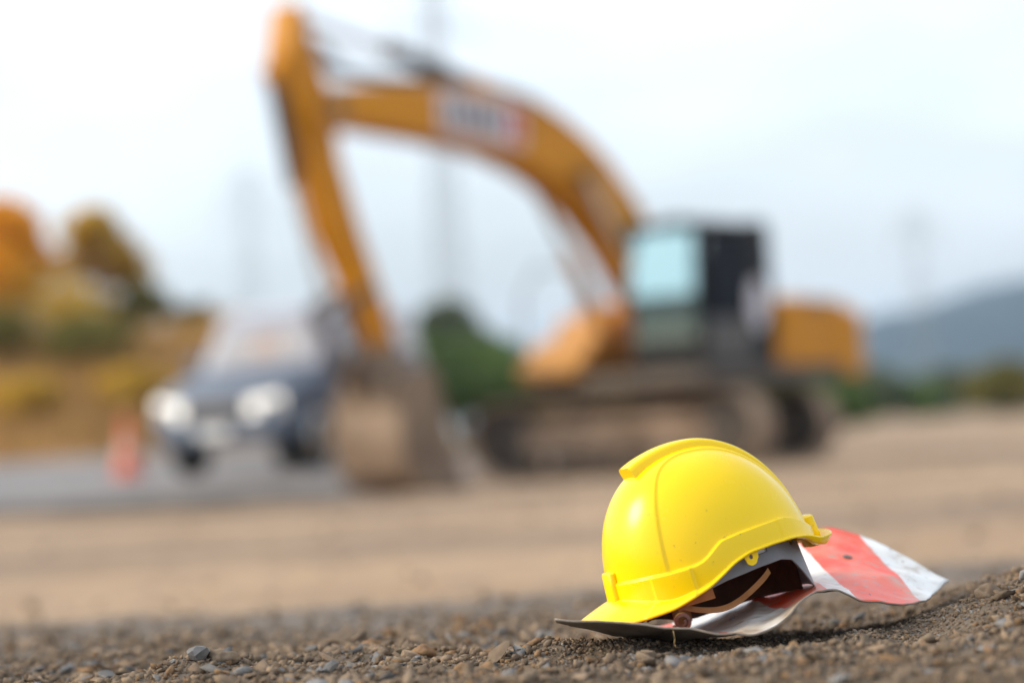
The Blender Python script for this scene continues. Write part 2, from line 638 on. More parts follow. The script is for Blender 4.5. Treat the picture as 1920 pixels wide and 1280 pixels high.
def make_shell():
    outer, rim = shell_point_arrays(0.0)
    inner, _ = shell_point_arrays(0.0026)
    fl, dr, hk = az_interp(azs, flare_k), az_interp(azs, fdrop_k), az_interp(azs, hook_k)
    last = outer[-1]
    # sharpen the peak towards its middle
    dirx, diry = np.cos(azs), np.sin(azs)
    ext = []
    for s in np.linspace(0.12, 1, 9):
        r = fl * s
        z = last[:, 2] - dr * s ** 1.2 + hk * np.maximum(s - 0.5, 0) ** 1.5 * 4
        ext.append(np.stack([last[:, 0] + dirx * r, last[:, 1] + diry * r * 0.75, z], 1))
    edge = ext[-1]
    back = []
    th = 0.0028
    back.append(np.stack([edge[:, 0] + dirx * .0008, edge[:, 1] + diry * .0008, edge[:, 2] - th * .5], 1))
    for s in np.linspace(1, 0.0, 9):
        r = fl * s - 0.0002
        z = last[:, 2] - dr * s ** 1.2 + hk * np.maximum(s - 0.5, 0) ** 1.5 * 4 - th
        back.append(np.stack([last[:, 0] + dirx * r, last[:, 1] + diry * r * 0.75, z], 1))
    rows = outer + ext + back + inner[::-1]
    V = np.concatenate(rows, 0)
    return grid_obj('shell', V, NA, len(rows), m_hel, helmet, True, True)
shell = make_shell()

def crest():
    """raised central rib swept along the midline from the front block to the back"""
    mb = MB()
    hw, rings = 0.0165, []
    N = 64
    for i in range(N + 1):
        s = i / N
        th = R(65) + (R(172) - R(65)) * s         # angle in the XZ midplane, 0 = forward, 90 = crown
        # midline dome point
        c, sn = math.cos(th), math.sin(th)
        front = c > 0
        p = 2.35 if front else 2.0
        r = 1.0 / ((abs(c) / A_LEN) ** p + (abs(sn) / H_TOP) ** p) ** (1 / p)
        base = Vector((X_C + r * c, 0, r * sn))
        nrm = Vector((c / A_LEN ** 2, 0, sn / H_TOP ** 2)).normalized()
        h = float(np.interp(s, [0, .10, .45, .8, 1], [.0125, .0100, .0065, .0045, .0010]))
        w = float(np.interp(s, [0, .3, 1], [hw, hw * 1.05, hw * .8]))
        if i == 0:                                   # upright end face of the block
            nrm = (nrm * .6 + Vector((0, 0, 1)) * .7).normalized()
        sec = []
        for yy, hh in ((-w - .002, -.006), (-w - .0012, h * .55), (-w + .0005, h * .9), (-w + .003, h), (-.0075, h), (-.006, h - .0008),
                       (.006, h - .0008), (.0075, h), (w - .003, h), (w - .0005, h * .9), (w + .0012, h * .55), (w + .002, -.006)):
            drop = -yy * yy / (2 * 0.085)
            q = base + nrm * (hh + drop)
            sec.append((q.x, yy, q.z))
        rings.append(sec)
    mb.loft(rings, True)
    return mb.obj('crest_rib', m_hel, helmet, smooth=38)
crest()

def clip_post(name, x0, z0, z1, sgn, w=.026, d=.010):
    mb = MB()
    rings = []
    for z, k in ((z0, 1.0), ((z0 + z1) / 2, 1.0), (z1 - .002, 1.0), (z1, .8)):
        ring = []
        for i in range(20):
            t = 2 * math.pi * i / 20
            cx = abs(math.cos(t)) ** .5 * math.copysign(1, math.cos(t))
            cy = abs(math.sin(t)) ** .5 * math.copysign(1, math.sin(t))
            lean = -sgn * (z - z0) * .10
            ring.append((x0 + lean + cx * d * k * .5, cy * w * k * .5, z))
        rings.append(ring)
    mb.loft(rings)
    return mb.obj(name, m_hel, helmet, smooth=50)
clip_post('accessory_slot', X_C + A_LEN + .0035, .004, .040, 1)
clip_post('accessory_slot', X_C - A_LEN - .0085, -.008, .027, -1, .034, .016)

def strip(name, pts_lo, pts_hi, m, parent, thick=.0012, smooth=True):
    """closed ribbon between two point rows with thickness"""
    n = len(pts_lo)
    lo, hi = [Vector(p) for p in pts_lo], [Vector(p) for p in pts_hi]
    vs, fs = [], []
    for i in range(n):
        j0, j1 = max(i - 1, 0), min(i + 1, n - 1)
        tan = (lo[j1] - lo[j0] + hi[j1] - hi[j0])
        nn = tan.cross(hi[i] - lo[i])
        nn = nn.normalized() * thick if nn.length > 1e-12 else Vector((0, 0, thick))
        vs += [lo[i], hi[i], hi[i] + nn, lo[i] + nn]
    for i in range(n - 1):
        a, b = i * 4, i * 4 + 4
        for k in range(4):
            fs.append((a + k, a + (k + 1) % 4, b + (k + 1) % 4, b + k))
    fs += [(0, 1, 2, 3), (n * 4 - 4, n * 4 - 3, n * 4 - 2, n * 4 - 1)]
    mb = MB().add(vs, fs)
    return mb.obj(name, m, parent, smooth=50 if smooth else False)

def headband():
    """grey cradle band with real slots; deeper nape strap at the back"""
    a, b = .100, .0845
    N = 240
    zlo_k = ([0, 40, 78, 100, 120, 131, 138, 145, 152, 160, 180], [-.016, -.012, -.002, -.0005, -.0015, -.0070, -.020, -.034, -.045, -.047, -.046])
    zhi_k = ([0, 60, 90, 140, 152, 158, 180], [.012, .020, .030, .031, .024, .012, .004])
    rows = 26
    slots = [(101, 111, .0125, .0205), (137, 143.5, .008, .0155), (157, 163, -.013, -.0055)]
    keep, vs, idx = [], [], {}
    for s in range(N):
        d = s * 360 / N
        dd = d if d <= 180 else 360 - d
        zl, zh = np.interp(dd, *zlo_k), np.interp(dd, *zhi_k)
        for k in range(rows):
            z = zl + (zh - zl) * k / (rows - 1)
            t = R(d)
            f = 1 + 0.10 * z / .03 * (-.25)
            vs.append((X_C + a * f * math.cos(t), b * f * math.sin(t), z))
    for s in range(N):
        d = (s + .5) * 360 / N
        dd = d if d <= 180 else 360 - d
        zl, zh = np.interp(dd, *zlo_k), np.interp(dd, *zhi_k)
        for k in range(rows - 1):
            z = zl + (zh - zl) * (k + .5) / (rows - 1)
            if any(q[0] < dd < q[1] and q[2] < z < q[3] for q in slots):
                continue
            s2 = (s + 1) % N
            keep.append((s * rows + k, s2 * rows + k, s2 * rows + k + 1, s * rows + k + 1))
    mb = MB().add(vs, keep)
    o = mb.obj('headband', m_grey, helmet, smooth=True, recalc=False)
    so = o.modifiers.new('thickness', 'SOLIDIFY')
    so.thickness = .0016
    so.offset = 0
    return o
band = headband()
# chin strap lug (yellow tab with an eyelet)
def lug(sgn):
    az = R(94) * sgn
    x, y = dome(np.array([az]), np.array([0.0]))
    o = Vector((float(x[0]), float(y[0]) - sgn * .0035, .0230))
    mb = MB()
    n = 24
    outp = []
    for i in range(n):
        t = 2 * math.pi * i / n
        px = .0052 * math.cos(t) * (1.25 if math.sin(t) > 0 else 1)
        pz = -.0085 + .0052 * math.sin(t)
        if math.sin(t) > 0.2:
            pz = .002; px = .0085 * math.cos(t)
        outp.append((px, pz))
    inn = [(.0017 * math.cos(2 * math.pi * i / n), -.0062 + .0021 * math.sin(2 * math.pi * i / n)) for i in range(n)]
    vs, fs = [], []
    for yy in (0, .0022):
        vs += [(px, yy, pz) for px, pz in outp] + [(px, yy, pz) for px, pz in inn]
    for i in range(n):
        j = (i + 1) % n
        fs += [(i, j, n + j, n + i), (2 * n + j, 2 * n + i, 3 * n + i, 3 * n + j), (i, 2 * n + i, 2 * n + j, j), (n + j, 3 * n + j, 3 * n + i, n + i)]
    mb.add([o + Vector((p[0] * 1.25, p[1], p[2] * 1.25)) for p in vs], fs)
    return mb.obj('chin_strap_lug', m_hel, helmet)
lug(1); lug(-1)
# hanger plate, sweatband and cradle straps
def band_pt(deg, z, ins=.004):
    t = R(deg)
    return Vector((X_C + (.100 - ins) * math.cos(t), (.0845 - ins) * math.sin(t), z))
strip('hanger_plate', [band_pt(d, .0065, -.0025) for d in range(66, 93, 3)], [band_pt(d, .016, -.0025) for d in range(66, 93, 3)], m_grey, helmet)
m_band_dark = mat('band_dark_brown', (.075, .032, .015), .8, (.05, .02, .01), 60, 3, .2, 300)  # darker brown for the far part of the band
degs = list(range(-40, 69, 4))
strip('sweatband', [band_pt(d, -.016 - .014 * float(sstep(20, -30, d)), .004) for d in degs], [band_pt(d, .002, .005) for d in degs], m_strap, helmet, .0018)
degs = list(range(-184, -39, 6))
strip('neck_band', [band_pt(d, -.050 + .018 * float(sstep(-90, -44, d)), .007) for d in degs], [band_pt(d, .002, .006) for d in degs], m_band_dark, helmet, .0018)
degs = [-86, -82, -78, -74, -70]
strip('hanger_strap', [band_pt(d + 4, -.050, .012) for d in degs], [band_pt(d, .012, .009) for d in degs], m_strap, helmet, .0012)
strip('white_slot_strip', [band_pt(d, .0115, .0025) for d in range(99, 115, 2)], [band_pt(d, .0215, .0025) for d in range(99, 115, 2)], m_wht, helmet, -.0008)  # white strip behind the headband slot
def strap(a0, a1, z0, z1, sag, w, n=18):
    p, q = band_pt(a0, z0, .006), band_pt(a1, z1, .006)
    lo, hi = [], []
    side = Vector((-(q - p).y, (q - p).x, 0)).normalized()
    for i in range(n + 1):
        s = i / n
        c = p.lerp(q, s) + Vector((0, 0, sag * 4 * s * (1 - s)))
        lo.append(c - side * w / 2)
        hi.append(c + side * w / 2)
    return strip('cradle_strap', lo, hi, m_strap, helmet, .0012)
strap(52, 232, .012, .012, .095, .020)
strap(128, 308, .012, .012, .095, .020)
strap(0, 180, .010, .012, .09, .020)
# chin-side sling that sags below the rim
lo, hi = [], []
for i in range(25):
    s = i / 24
    d = 112 - 72 * s
    z = -.0085 - .020 * math.sin(math.pi * min(1, s * 1.05)) ** .8 - .008 * s
    lo.append(band_pt(d, z - .003, .007 + .022 * math.sin(math.pi * s)))
    hi.append(band_pt(d, z + .003, .009 + .022 * math.sin(math.pi * s)))
strip('sling_strap', lo, hi, m_strap, helmet, .0012)

# ------------------------------------------------------------------ bent chevron sign
SF = [(0.0264, 2.5, 0.4201), (0.0647, 2.5, 0.4161), (0.103, 2.5, 0.4116), (0.1412, 2.5, 0.4059), (0.19, 2.5, 0.3953), (0.2283, 2.5, 0.3913), (0.2615, 2.52, 0.4025), (0.2855, 2.55, 0.4193), (0.3065, 2.58, 0.4255), (0.3317, 2.6, 0.4226), (0.3682, 2.62, 0.4116), (0.4054, 2.64, 0.4027), (0.435, 2.66, 0.4023)]
SM = [(0.0316, 2.57, 0.4125), (0.0694, 2.59, 0.4006), (0.1066, 2.61, 0.387), (0.1476, 2.63, 0.3799), (0.1921, 2.64, 0.3855), (0.2295, 2.66, 0.3962), (0.2636, 2.7, 0.4063), (0.2915, 2.73, 0.418), (0.3199, 2.76, 0.43), (0.3503, 2.78, 0.4361), (0.3882, 2.79, 0.4314), (0.4301, 2.79, 0.4153), (0.4655, 2.78, 0.4004)]
SB = [(0.0481, 2.66, 0.399), (0.0823, 2.74, 0.3856), (0.121, 2.8, 0.3782), (0.1605, 2.84, 0.3787), (0.197, 2.86, 0.3886), (0.2279, 2.88, 0.4017), (0.2596, 2.9, 0.4219), (0.2911, 2.91, 0.4481), (0.3255, 2.92, 0.4673), (0.3615, 2.92, 0.4754), (0.3963, 2.92, 0.4668), (0.4339, 2.9, 0.4489), (0.4974, 2.86, 0.4068)]

def catmull(P, n):
    P = np.array(P)
    P = np.vstack([2 * P[0] - P[1], P, 2 * P[-1] - P[-2]])
    m = len(P) - 3
    t = np.linspace(0, m - 1e-6, n)
    k = np.floor(t).astype(int)
    f = (t - k)[:, None]
    p0, p1, p2, p3 = P[k], P[k + 1], P[k + 2], P[k + 3]
    return 0.5 * ((2 * p1) + (-p0 + p2) * f + (2 * p0 - 5 * p1 + 4 * p2 - p3) * f ** 2 + (-p0 + 3 * p1 - 3 * p2 + p3) * f ** 3)

def sign_mat(front):
    m = bpy.data.materials.new('sign_face' if front else 'sign_back')
    m.use_nodes = True
    n = m.node_tree.nodes
    l = m.node_tree.links.new
    p = n['Principled BSDF']
    uv = n.new('ShaderNodeUVMap'); uv.uv_map = 'UVMap'
    sp = n.new('ShaderNodeSeparateXYZ')
    l(uv.outputs['UV'], sp.inputs['Vector'])
    g = n.new('ShaderNodeNewGeometry')
    def noise(sc, det=4):
        q = n.new('ShaderNodeTexNoise'); q.inputs['Scale'].default_value = sc; q.inputs['Detail'].default_value = det
        l(g.outputs['Position'], q.inputs['Vector'])
        return q.outputs['Fac']
    def mr(s, a, b, c=0., d=1.):
        q = n.new('ShaderNodeMapRange')
        for k, v in zip(('From Min', 'From Max', 'To Min', 'To Max'), (a, b, c, d)):
            q.inputs[k].default_value = v
        l(s, q.inputs['Value'])
        return q.outputs['Result']
    def ma(op, a, b):
        q = n.new('ShaderNodeMath'); q.operation = op
        for i, s in enumerate((a, b)):
            if isinstance(s, (int, float)): q.inputs[i].default_value = s
            else: l(s, q.inputs[i])
        return q.outputs[0]
    def mx(f, a, b):
        q = n.new('ShaderNodeMix'); q.data_type = 'RGBA'
        l(f, q.inputs['Factor'])
        for k, s in (('A', a), ('B', b)):
            if isinstance(s, tuple): q.inputs[k].default_value = (*s, 1)
            else: l(s, q.inputs[k])
        return q.outputs['Result']
    if front:
        sv = ma('ADD', sp.outputs['X'], ma('MULTIPLY', sp.outputs['Y'], 0.14))
        rp = n.new('ShaderNodeValToRGB')
        rp.color_ramp.interpolation = 'CONSTANT'
        e = rp.color_ramp.elements
        stops = [(0, 0), (.20, 1), (.40, 0), (.56, 1), (.73, 0), (.80, 1), (.985, 0)]
        e[0].position, e[0].color = 0, (0, 0, 0, 1)
        e[1].position, e[1].color = stops[1][0], (1, 1, 1, 1)
        for pos, v in stops[2:]:
            q = e.new(pos); q.color = (v, v, v, 1)
        l(sv, rp.inputs['Fac'])
        red = mx(mr(noise(22), .35, .65), (.82, .05, .014), (.80, .085, .022))
        white = mx(mr(noise(30), .4, .7), (.74, .74, .73), (.64, .62, .59))
        c = mx(rp.outputs['Color'], white, red)
        # dirt along the near edge and scattered specks
        edge = ma('MULTIPLY', mr(sp.outputs['Y'], 0.02, 0.36, 1, 0), mr(noise(26, 5), .28, .52))
        edge = ma('MULTIPLY', edge, mr(sp.outputs['X'], .75, .6))
        c = mx(ma('MULTIPLY', edge, .95), c, (.42, .31, .20))
        c = mx(mr(noise(170, 2), .70, .74), c, (.12, .09, .07))
        c = mx(mr(noise(60, 6), .56, .72, 0, .75), c, (.34, .27, .21))
        c = mx(mr(noise(14, 7), .50, .66, 0, .45), c, (.45, .37, .29))
        l(c, p.inputs['Base Color'])
        p.inputs['Roughness'].default_value = .38
    else:
        c = mx(mr(noise(30, 6), .35, .7), (.15, .125, .105), (.24, .20, .165))
        l(c, p.inputs['Base Color'])
        p.inputs['Roughness'].default_value = .6
        p.inputs['Metallic'].default_value = .3
    bp = n.new('ShaderNodeBump'); bp.inputs['Strength'].default_value = .25; bp.inputs['Distance'].default_value = .002
    l(noise(60, 5), bp.inputs['Height']); l(bp.outputs['Normal'], p.inputs['Normal'])
    return m
m_sf, m_sb = sign_mat(True), sign_mat(False)
m_edge = mat('sign_edge', (.33, .27, .21), .7, (.22, .17, .13), 80, 3)

def make_sign():
    NU, NV = 160, 48
    f, m_, b = catmull(SF, NU), catmull(SM, NU), catmull(SB, NU)
    rows, uv = [], []
    for j in range(NV):
        v = j / (NV - 1)
        l0, l1, l2 = 2 * (v - .5) * (v - 1), -4 * v * (v - 1), 2 * v * (v - .5)
        row = f * l0 + m_ * l1 + b * l2
        row[:, 2] += 0.0011 * vnoise(row[:, 0], row[:, 1], .03, 12) + .0006 * vnoise(row[:, 0], row[:, 1], .012, 15)
        uu = np.linspace(0, 1, NU)
        for cu, ck, amp, wd in ((.17, .25, .0035, .05), (.47, -.18, .0030, .045), (.70, .22, -.0035, .05), (.90, -.30, .0035, .06)):
            row[:, 2] += amp * np.maximum(0, 1 - np.abs(uu + ck * (v - .5) - cu) / wd)
        if j == 0:
            row[:, 1] += .0034 * vnoise(row[:, 0], row[:, 1] * 0, .016, 17)
        rows.append(row)
        uv.append(np.stack([np.linspace(0, 1, NU), np.full(NU, v)], 1))
    root = empty('bent_sign', (0.25, 2.70, 0.385))
    V = np.concatenate(rows) - np.array(root.location)
    o = grid_obj('sign_sheet', V, NU, NV, [m_sf, m_sb, m_edge], root, True, False, np.concatenate(uv))
    so = o.modifiers.new('thickness', 'SOLIDIFY')
    so.thickness = .0022
    so.offset = -1
    so.material_offset = 1
    so.material_offset_rim = 2
    return root, rows
sign, sign_rows = make_sign()
tag(sign, 'bent metal sign with red and white diagonal stripes lying under the hard hat', 'sign')
m_rivet = mat('rivet_dark', (.10, .10, .10), .5, (.18, .15, .13), 200, 3, metal=.5)
def sign_pt(u, v):
    r = sign_rows[int(v * 47)]
    return Vector(r[int(u * 159)])
def rivet(u, v, r):
    p = sign_pt(u, v) - sign.location
    e1 = (sign_pt(min(1, u + .02), v) - sign_pt(max(0, u - .02), v)).normalized()
    e2 = (sign_pt(u, min(1, v + .06)) - sign_pt(u, max(0, v - .06))).normalized()
    nn = e1.cross(e2).normalized()
    e2 = nn.cross(e1)
    rings = []
    for rr, h in ((r, -.001), (r, .0008), (r * .8, .0018), (r * .45, .0020), (r * .35, .0008)):
        rings.append([p + e1 * (rr * math.cos(2 * math.pi * i / 20)) + e2 * (rr * math.sin(2 * math.pi * i / 20)) + nn * h for i in range(20)])
    return MB().loft(rings).obj('rivet', m_rivet, sign, smooth=40)
rivet(.80, .66, .0055)
rivet(.405, .55, .0028)

# rusty curled scrap and straw -------------------------------------------------
m_rust = mat('rusty_scrap', (.075, .02, .012), .35, (.15, .05, .025), 150, 4, .4, 400)
def curl_scrap():
    mb = MB()
    rings = []
    N = 40
    for i in range(N + 1):
        s = i / N
        ang = s * 2.1 * 2 * math.pi * .72
        r = .0072 - .0045 * s
        c = Vector((.004 + r * math.cos(ang + 3.6), .002 * s, .0075 + r * math.sin(ang + 3.6)))
        w = .0045 * (1 - .3 * s)
        th = .0013
        rad = Vector((math.cos(ang + 3.6), 0, math.sin(ang + 3.6)))
        rings.append([c + Vector((0, -w, 0)) - rad * th, c + Vector((0, w, 0)) - rad * th, c + Vector((0, w * .9, 0)) + rad * th, c + Vector((0, -w * .9, 0)) + rad * th])
    mb.loft(rings)
    for k in range(4):
        x = -.012 + .004 * k
        mb.tube((x, -.002, .001 + .0007 * (k % 2)), (x + .005, .001, .0018), .0017, .0012, 8)
    return mb.obj('rusty_scrap', m_rust, None, smooth=40)
sc_ = curl_scrap()
sc_.scale = (1.35, 1.35, 1.35)
_p = sign_pt(.272, .16)
sc_.location = (_p.x, _p.y, _p.z - .0004)
tag(sc_, 'small curled dark red-brown rusty scrap on the sign below the hard hat', 'scrap')
m_straw = mat('dry_straw', (.30, .20, .08), .8, (.22, .14, .05), 200, 3)
st_ = MB().path([Vector((0, 0, 0)), Vector((.001, -.0015, -.008)), Vector((.0002, -.0012, -.014)), Vector((.0022, -.001, -.018))], .0006, 8).obj('straw', m_straw, None, smooth=True)
st_.location = (.1475, 2.4985, .4010)
tag(st_, 'short dry yellow straw hanging from the near edge of the sign', 'straw')

# ------------------------------------------------------------------ gravel and stones
def ico(level=0, seed=0, rough=.25):
    bm = bmesh.new()
    bmesh.ops.create_icosphere(bm, subdivisions=level + 1, radius=1)
    r = np.random.default_rng(seed)
    V = np.array([v.co[:] for v in bm.verts])
    F = np.array([[v.index for v in f.verts] for f in bm.faces])
    bm.free()
    if level == 0:
        V = V * r.uniform(1 - rough * 1.3, 1 + rough, (len(V), 1)) + r.normal(0, .09, V.shape)
    else:
        off = r.uniform(0, 100, 3)
        d = np.array([mnoise.noise(Vector(p * 1.3 + off)) * .45 + mnoise.noise(Vector(p * 3.1 + off)) * .28 + mnoise.noise(Vector(p * 7 + off)) * .13 for p in V])
        V = V * (1 + d[:, None] * rough * 3)
    return V, F
def flake(seed):
    """irregular five-sided shale chip with a skewed top"""
    r = np.random.default_rng(seed)
    n = 5
    a = np.sort(r.uniform(0, 2 * np.pi, n) * .35 + np.arange(n) * 2 * np.pi / n)
    rad = r.uniform(.65, 1.25, n)
    lo = np.stack([rad * np.cos(a), rad * np.sin(a), -1 + r.uniform(-.25, .25, n)], 1)
    k = r.uniform(.55, .98, n)
    sh = r.uniform(-.2, .2, 2)
    hi = np.stack([rad * k * np.cos(a) + sh[0], rad * k * np.sin(a) + sh[1], 1 + r.uniform(-.5, .35, n)], 1)
    F = []
    for i in range(n):
        j = (i + 1) % n
        F += [(i, j, n + j), (i, n + j, n + i)]
    for i in range(1, n - 1):
        F += [(0, i + 1, i), (n, n + i, n + i + 1)]
    return np.concatenate([lo, hi]), np.array(F)
FLAKES = [flake(i) for i in range(60)]
CRUMBS = [ico(0, i, .34) for i in range(40)]

def ground_clear(x, y):
    """ground height, pressed flat beneath the sign"""
    return ground_z(x, y)

def scatter(name, pts, sizes, flat, mats, label, matidx, sink=.3, STONES=None, tilt=.38):
    n = len(pts)
    nv, nf = len(STONES[0][0]), len(STONES[0][1])
    V = np.empty((n, nv, 3), np.float32)
    Fs = np.empty((n, nf, 3), np.int32)
    which = RNG.integers(0, len(STONES), n)
    yaw = RNG.uniform(0, 2 * np.pi, n)
    tx, ty = RNG.normal(0, tilt, n), RNG.normal(0, tilt, n)
    el = RNG.uniform(.65, 1.25, n)
    for k in range(len(STONES)):
        idx = np.where(which == k)[0]
        if not len(idx):
            continue
        b = STONES[k][0]
        q = b[None] * np.stack([sizes[idx] * el[idx], sizes[idx] / el[idx], sizes[idx] * flat[idx]], 1)[:, None, :]
        cx, sx = np.cos(tx[idx])[:, None], np.sin(tx[idx])[:, None]
        y1 = q[..., 1] * cx - q[..., 2] * sx
        z1 = q[..., 1] * sx + q[..., 2] * cx
        cy, sy = np.cos(ty[idx])[:, None], np.sin(ty[idx])[:, None]
        x2 = q[..., 0] * cy + z1 * sy
        z2 = -q[..., 0] * sy + z1 * cy
        c, s = np.cos(yaw[idx])[:, None], np.sin(yaw[idx])[:, None]
        V[idx] = np.stack([x2 * c - y1 * s, x2 * s + y1 * c, z2], -1) + pts[idx][:, None, :]
        Fs[idx] = STONES[k][1][None] + (idx * nv)[:, None, None]
    V[..., 2] += ((flat * (1 - sink) - sink * .3) * sizes)[:, None]
    me = bpy.data.meshes.new(name)
    me.vertices.add(n * nv)
    me.vertices.foreach_set('co', V.ravel())
    me.loops.add(n * nf * 3)
    me.loops.foreach_set('vertex_index', Fs.ravel())
    me.polygons.add(n * nf)
    me.polygons.foreach_set('loop_start', np.arange(0, n * nf * 3, 3, dtype=np.int32))
    for m in mats:
        me.materials.append(m)
    me.polygons.foreach_set('material_index', np.repeat(matidx, nf).astype(np.int32))
    me.update(calc_edges=True)
    me.validate()
    o = bpy.data.objects.new(name, me)
    COL.objects.link(o)
    kind(o, 'stuff', label)
    return o

m_st = [mat('stone_brown', (.135, .098, .068), .95, (.20, .15, .105), 90, 5, .6, 350, island=.30, spec=.2),
        mat('stone_slate', (.125, .122, .122), .75, (.20, .188, .175), 70, 5, .4, 300, island=.35, spec=.35),
        mat('stone_tan', (.25, .18, .12), .95, (.17, .125, .088), 80, 5, .6, 350, island=.25, spec=.2),
        mat('stone_ochre', (.22, .135, .07), .95, (.16, .10, .06), 80, 5, .6, 350, island=.25, spec=.2)]

def sample_region(n, y0, y1, pw, margin):
    y = y0 + (y1 - y0) * RNG.random(n) ** pw
    hw = .2118 * y + margin
    x = RNG.uniform(-1, 1, n) * hw
    return x, y

def under_sign(x, y, s, cap):
    u = (x > .02) & (x < .50) & (y > 2.48) & (y < 2.93)
    return np.where(u, np.minimum(s, cap), s)
def gravel():
    def many(spec):
        X, Y, S = [], [], []
        for n, y0, y1, mg, k, a, lo, hi in spec:
            x, y = sample_region(n, y0, y1, 1.0, mg)
            X.append(x); Y.append(y); S.append(np.clip(k * RNG.pareto(a, n) + lo, lo, hi))
        return np.concatenate(X), np.concatenate(Y), np.concatenate(S)
    # soil crumbs
    x, y, s = many([(60000, 1.9, 3.4, .10, .0009, 2.1, .0010, .0060), (7000, 1.15, 2.0, .12, .0018, 2.2, .0020, .008), (7000, 3.3, 5.0, .15, .002, 2.4, .003, .010)])
    keep = RNG.random(len(x)) < 1 - .85 * sstep(2.9, 4.6, y + .4 * x)
    x, y, s = x[keep], y[keep], s[keep]
    s = under_sign(x, y, s, .003)
    fl = RNG.uniform(.55, .95, len(x))
    r = RNG.random(len(x)) + .25 * vnoise(x, y, .09, 21)
    mi = np.where(r < .62, 0, np.where(r < .92, 2, 3))
    scatter('soil_crumbs', np.stack([x, y, ground_z(x, y)], 1), s, fl, m_st, 'loose brown soil crumbs covering the near ground', mi, .25, CRUMBS)
    # shale chips
    x, y, s = many([(26000, 1.9, 3.5, .10, .0026, 2.1, .0019, .0140), (5000, 1.15, 2.0, .12, .004, 2.4, .003, .014), (9000, 3.4, 6.2, .15, .005, 2.4, .0040, .017)])
    keep = RNG.random(len(x)) < np.where(x > .30, .70, 1.0) * (1 - .85 * sstep(3.0, 5.4, y)) * (.35 + .65 * sstep(-.35, .25, vnoise(x, y, .14, 61)))
    x, y, s = x[keep], y[keep], s[keep]
    s = under_sign(x, y, s, .0035)
    fl = RNG.uniform(.08, .26, len(x))
    r = RNG.random(len(x)) + .30 * vnoise(x, y, .11, 31) - .10 * (x > .3)
    mi = np.where(r < .38, 0, np.where(r < .60, 1, np.where(r < .97, 2, 3)))
    scatter('gravel', np.stack([x, y, ground_z(x, y)], 1), s, fl, m_st, 'grey and tan shale chips scattered over the near ground', mi, .10, FLAKES, .42)
gravel()
def spoil():
    n = 900
    y = 6.0 + 17.5 * RNG.random(n) ** .7
    x = RNG.uniform(-1, 1, n) * (.2118 * y + .4)
    s = np.clip(.008 * RNG.pareto(2.4, n) + .006, .006, .030)
    keep = ~((x < -.6) & (y > 22.5)) & ~((np.abs(x + 1.3) < 1.2) & (y > 22.0))
    x, y, s = x[keep], y[keep], s[keep]
    mi = np.full(len(x), 2)
    scatter('spoil_clods', np.stack([x, y, ground_z(x, y)], 1), s, RNG.uniform(.5, .9, len(x)), m_st, 'scattered earth clods lying across the haul road', mi, .3, CRUMBS)
spoil()

# bigger stones are things of their own
def stone(name, x, y, sz, m, seed, label, group=None, lump=False, rot=(0, 0, 0), sink=.35, lift=0.0):
    V, F = ico(2 if lump else 1, seed, .30 if lump else .2)
    if not lump:
        # knock flats off the ball so that it reads as a split stone
        r = np.random.default_rng(seed + 900)
        for _ in range(9):
            d = r.normal(size=3); d /= np.linalg.norm(d)
            k = r.uniform(.45, .75)
            h = V @ d - k
            V = V - np.maximum(h, 0)[:, None] * d
    V = V * np.array(sz)
    me = bpy.data.meshes.new(name)
    me.from_pydata(V.tolist(), [], F.tolist())
    me.materials.append(m)
    if lump:
        me.shade_smooth()
    else:
        me.shade_smooth(); me.set_sharp_from_angle(angle=R(24))
    o = bpy.data.objects.new(name, me)
    COL.objects.link(o)
    o.rotation_euler = rot
    o.location = (x, y, float(ground_z(x, y)) + sz[2] * (1 - 2 * sink) + lift)
    tag(o, label, 'stone' if not lump else 'clod', group)
    return o
stone('dirt_clod', .497, 2.62, (.0150, .0130, .0085), m_st[0], 3, 'biggest brown earth clod on top of the gravel ridge right of the sign', None, True, (0, .1, .3), .12)
stone('shale_slab', -.036, 2.585, (.025, .014, .0042), m_st[2], 5, 'long flat tan shale slab tilted up beside the left end of the sign', None, False, (.25, -.62, .35), .10, .004)
stone('earth_clod', -.070, 2.47, (.0115, .010, .0095), m_st[3], 21, 'crumbly ochre earth clod at the bottom edge left of the shale slab', None, True, (0, 0, 1), .2)
stone('earth_clod', -.047, 2.47, (.0095, .009, .009), m_st[3], 22, 'smaller ochre earth clod nestled right of the crumbly ochre clod', None, True, (0, 0, 2), .2)
stone('slate_chip', -.205, 2.46, (.014, .010, .006), m_st[1], 8, 'dark slate chip tilted up at the bottom edge left of the ochre clods', None, False, (.5, -.5, .5), .2)
stone('slate_stone', -.350, 2.57, (.016, .012, .010), m_st[1], 9, 'grey slate stone on the small earth heap at lower left', None, False, (.2, .2, .5), .25)
stone('dirt_clod', -.327, 2.575, (.017, .013, .009), m_st[0], 10, 'dark brown crumbly clod on the small earth heap at lower left', None, True, (0, .1, .3), .25)
stone('shale_flake', -.300, 2.54, (.020, .014, .004), m_st[2], 11, 'pale flat shale flake lying just right of the small earth heap', None, False, (.3, .25, .2), .2)
stone('brown_stone', .118, 2.47, (.011, .009, .006), m_st[2], 12, 'tan brown stone just in front of the left part of the sign', None, False, (0, .1, .4), .2)
stone('grey_stone', .150, 2.465, (.014, .010, .006), m_st[1], 13, 'pale grey stone in front of the sign below the rusty scrap', None, False, (.2, .05, .2), .2)
stone('grey_stone', .173, 2.462, (.011, .009, .006), m_st[1], 14, 'blue grey stone touching the right side of the pale grey stone', None, False, (.1, 0, .8), .2)
stone('slate_flake', .515, 2.50, (.015, .011, .004), m_st[1], 15, 'blue slate flake on the gravel ridge below the biggest brown clod', None, False, (.35, .3, .6), .2)
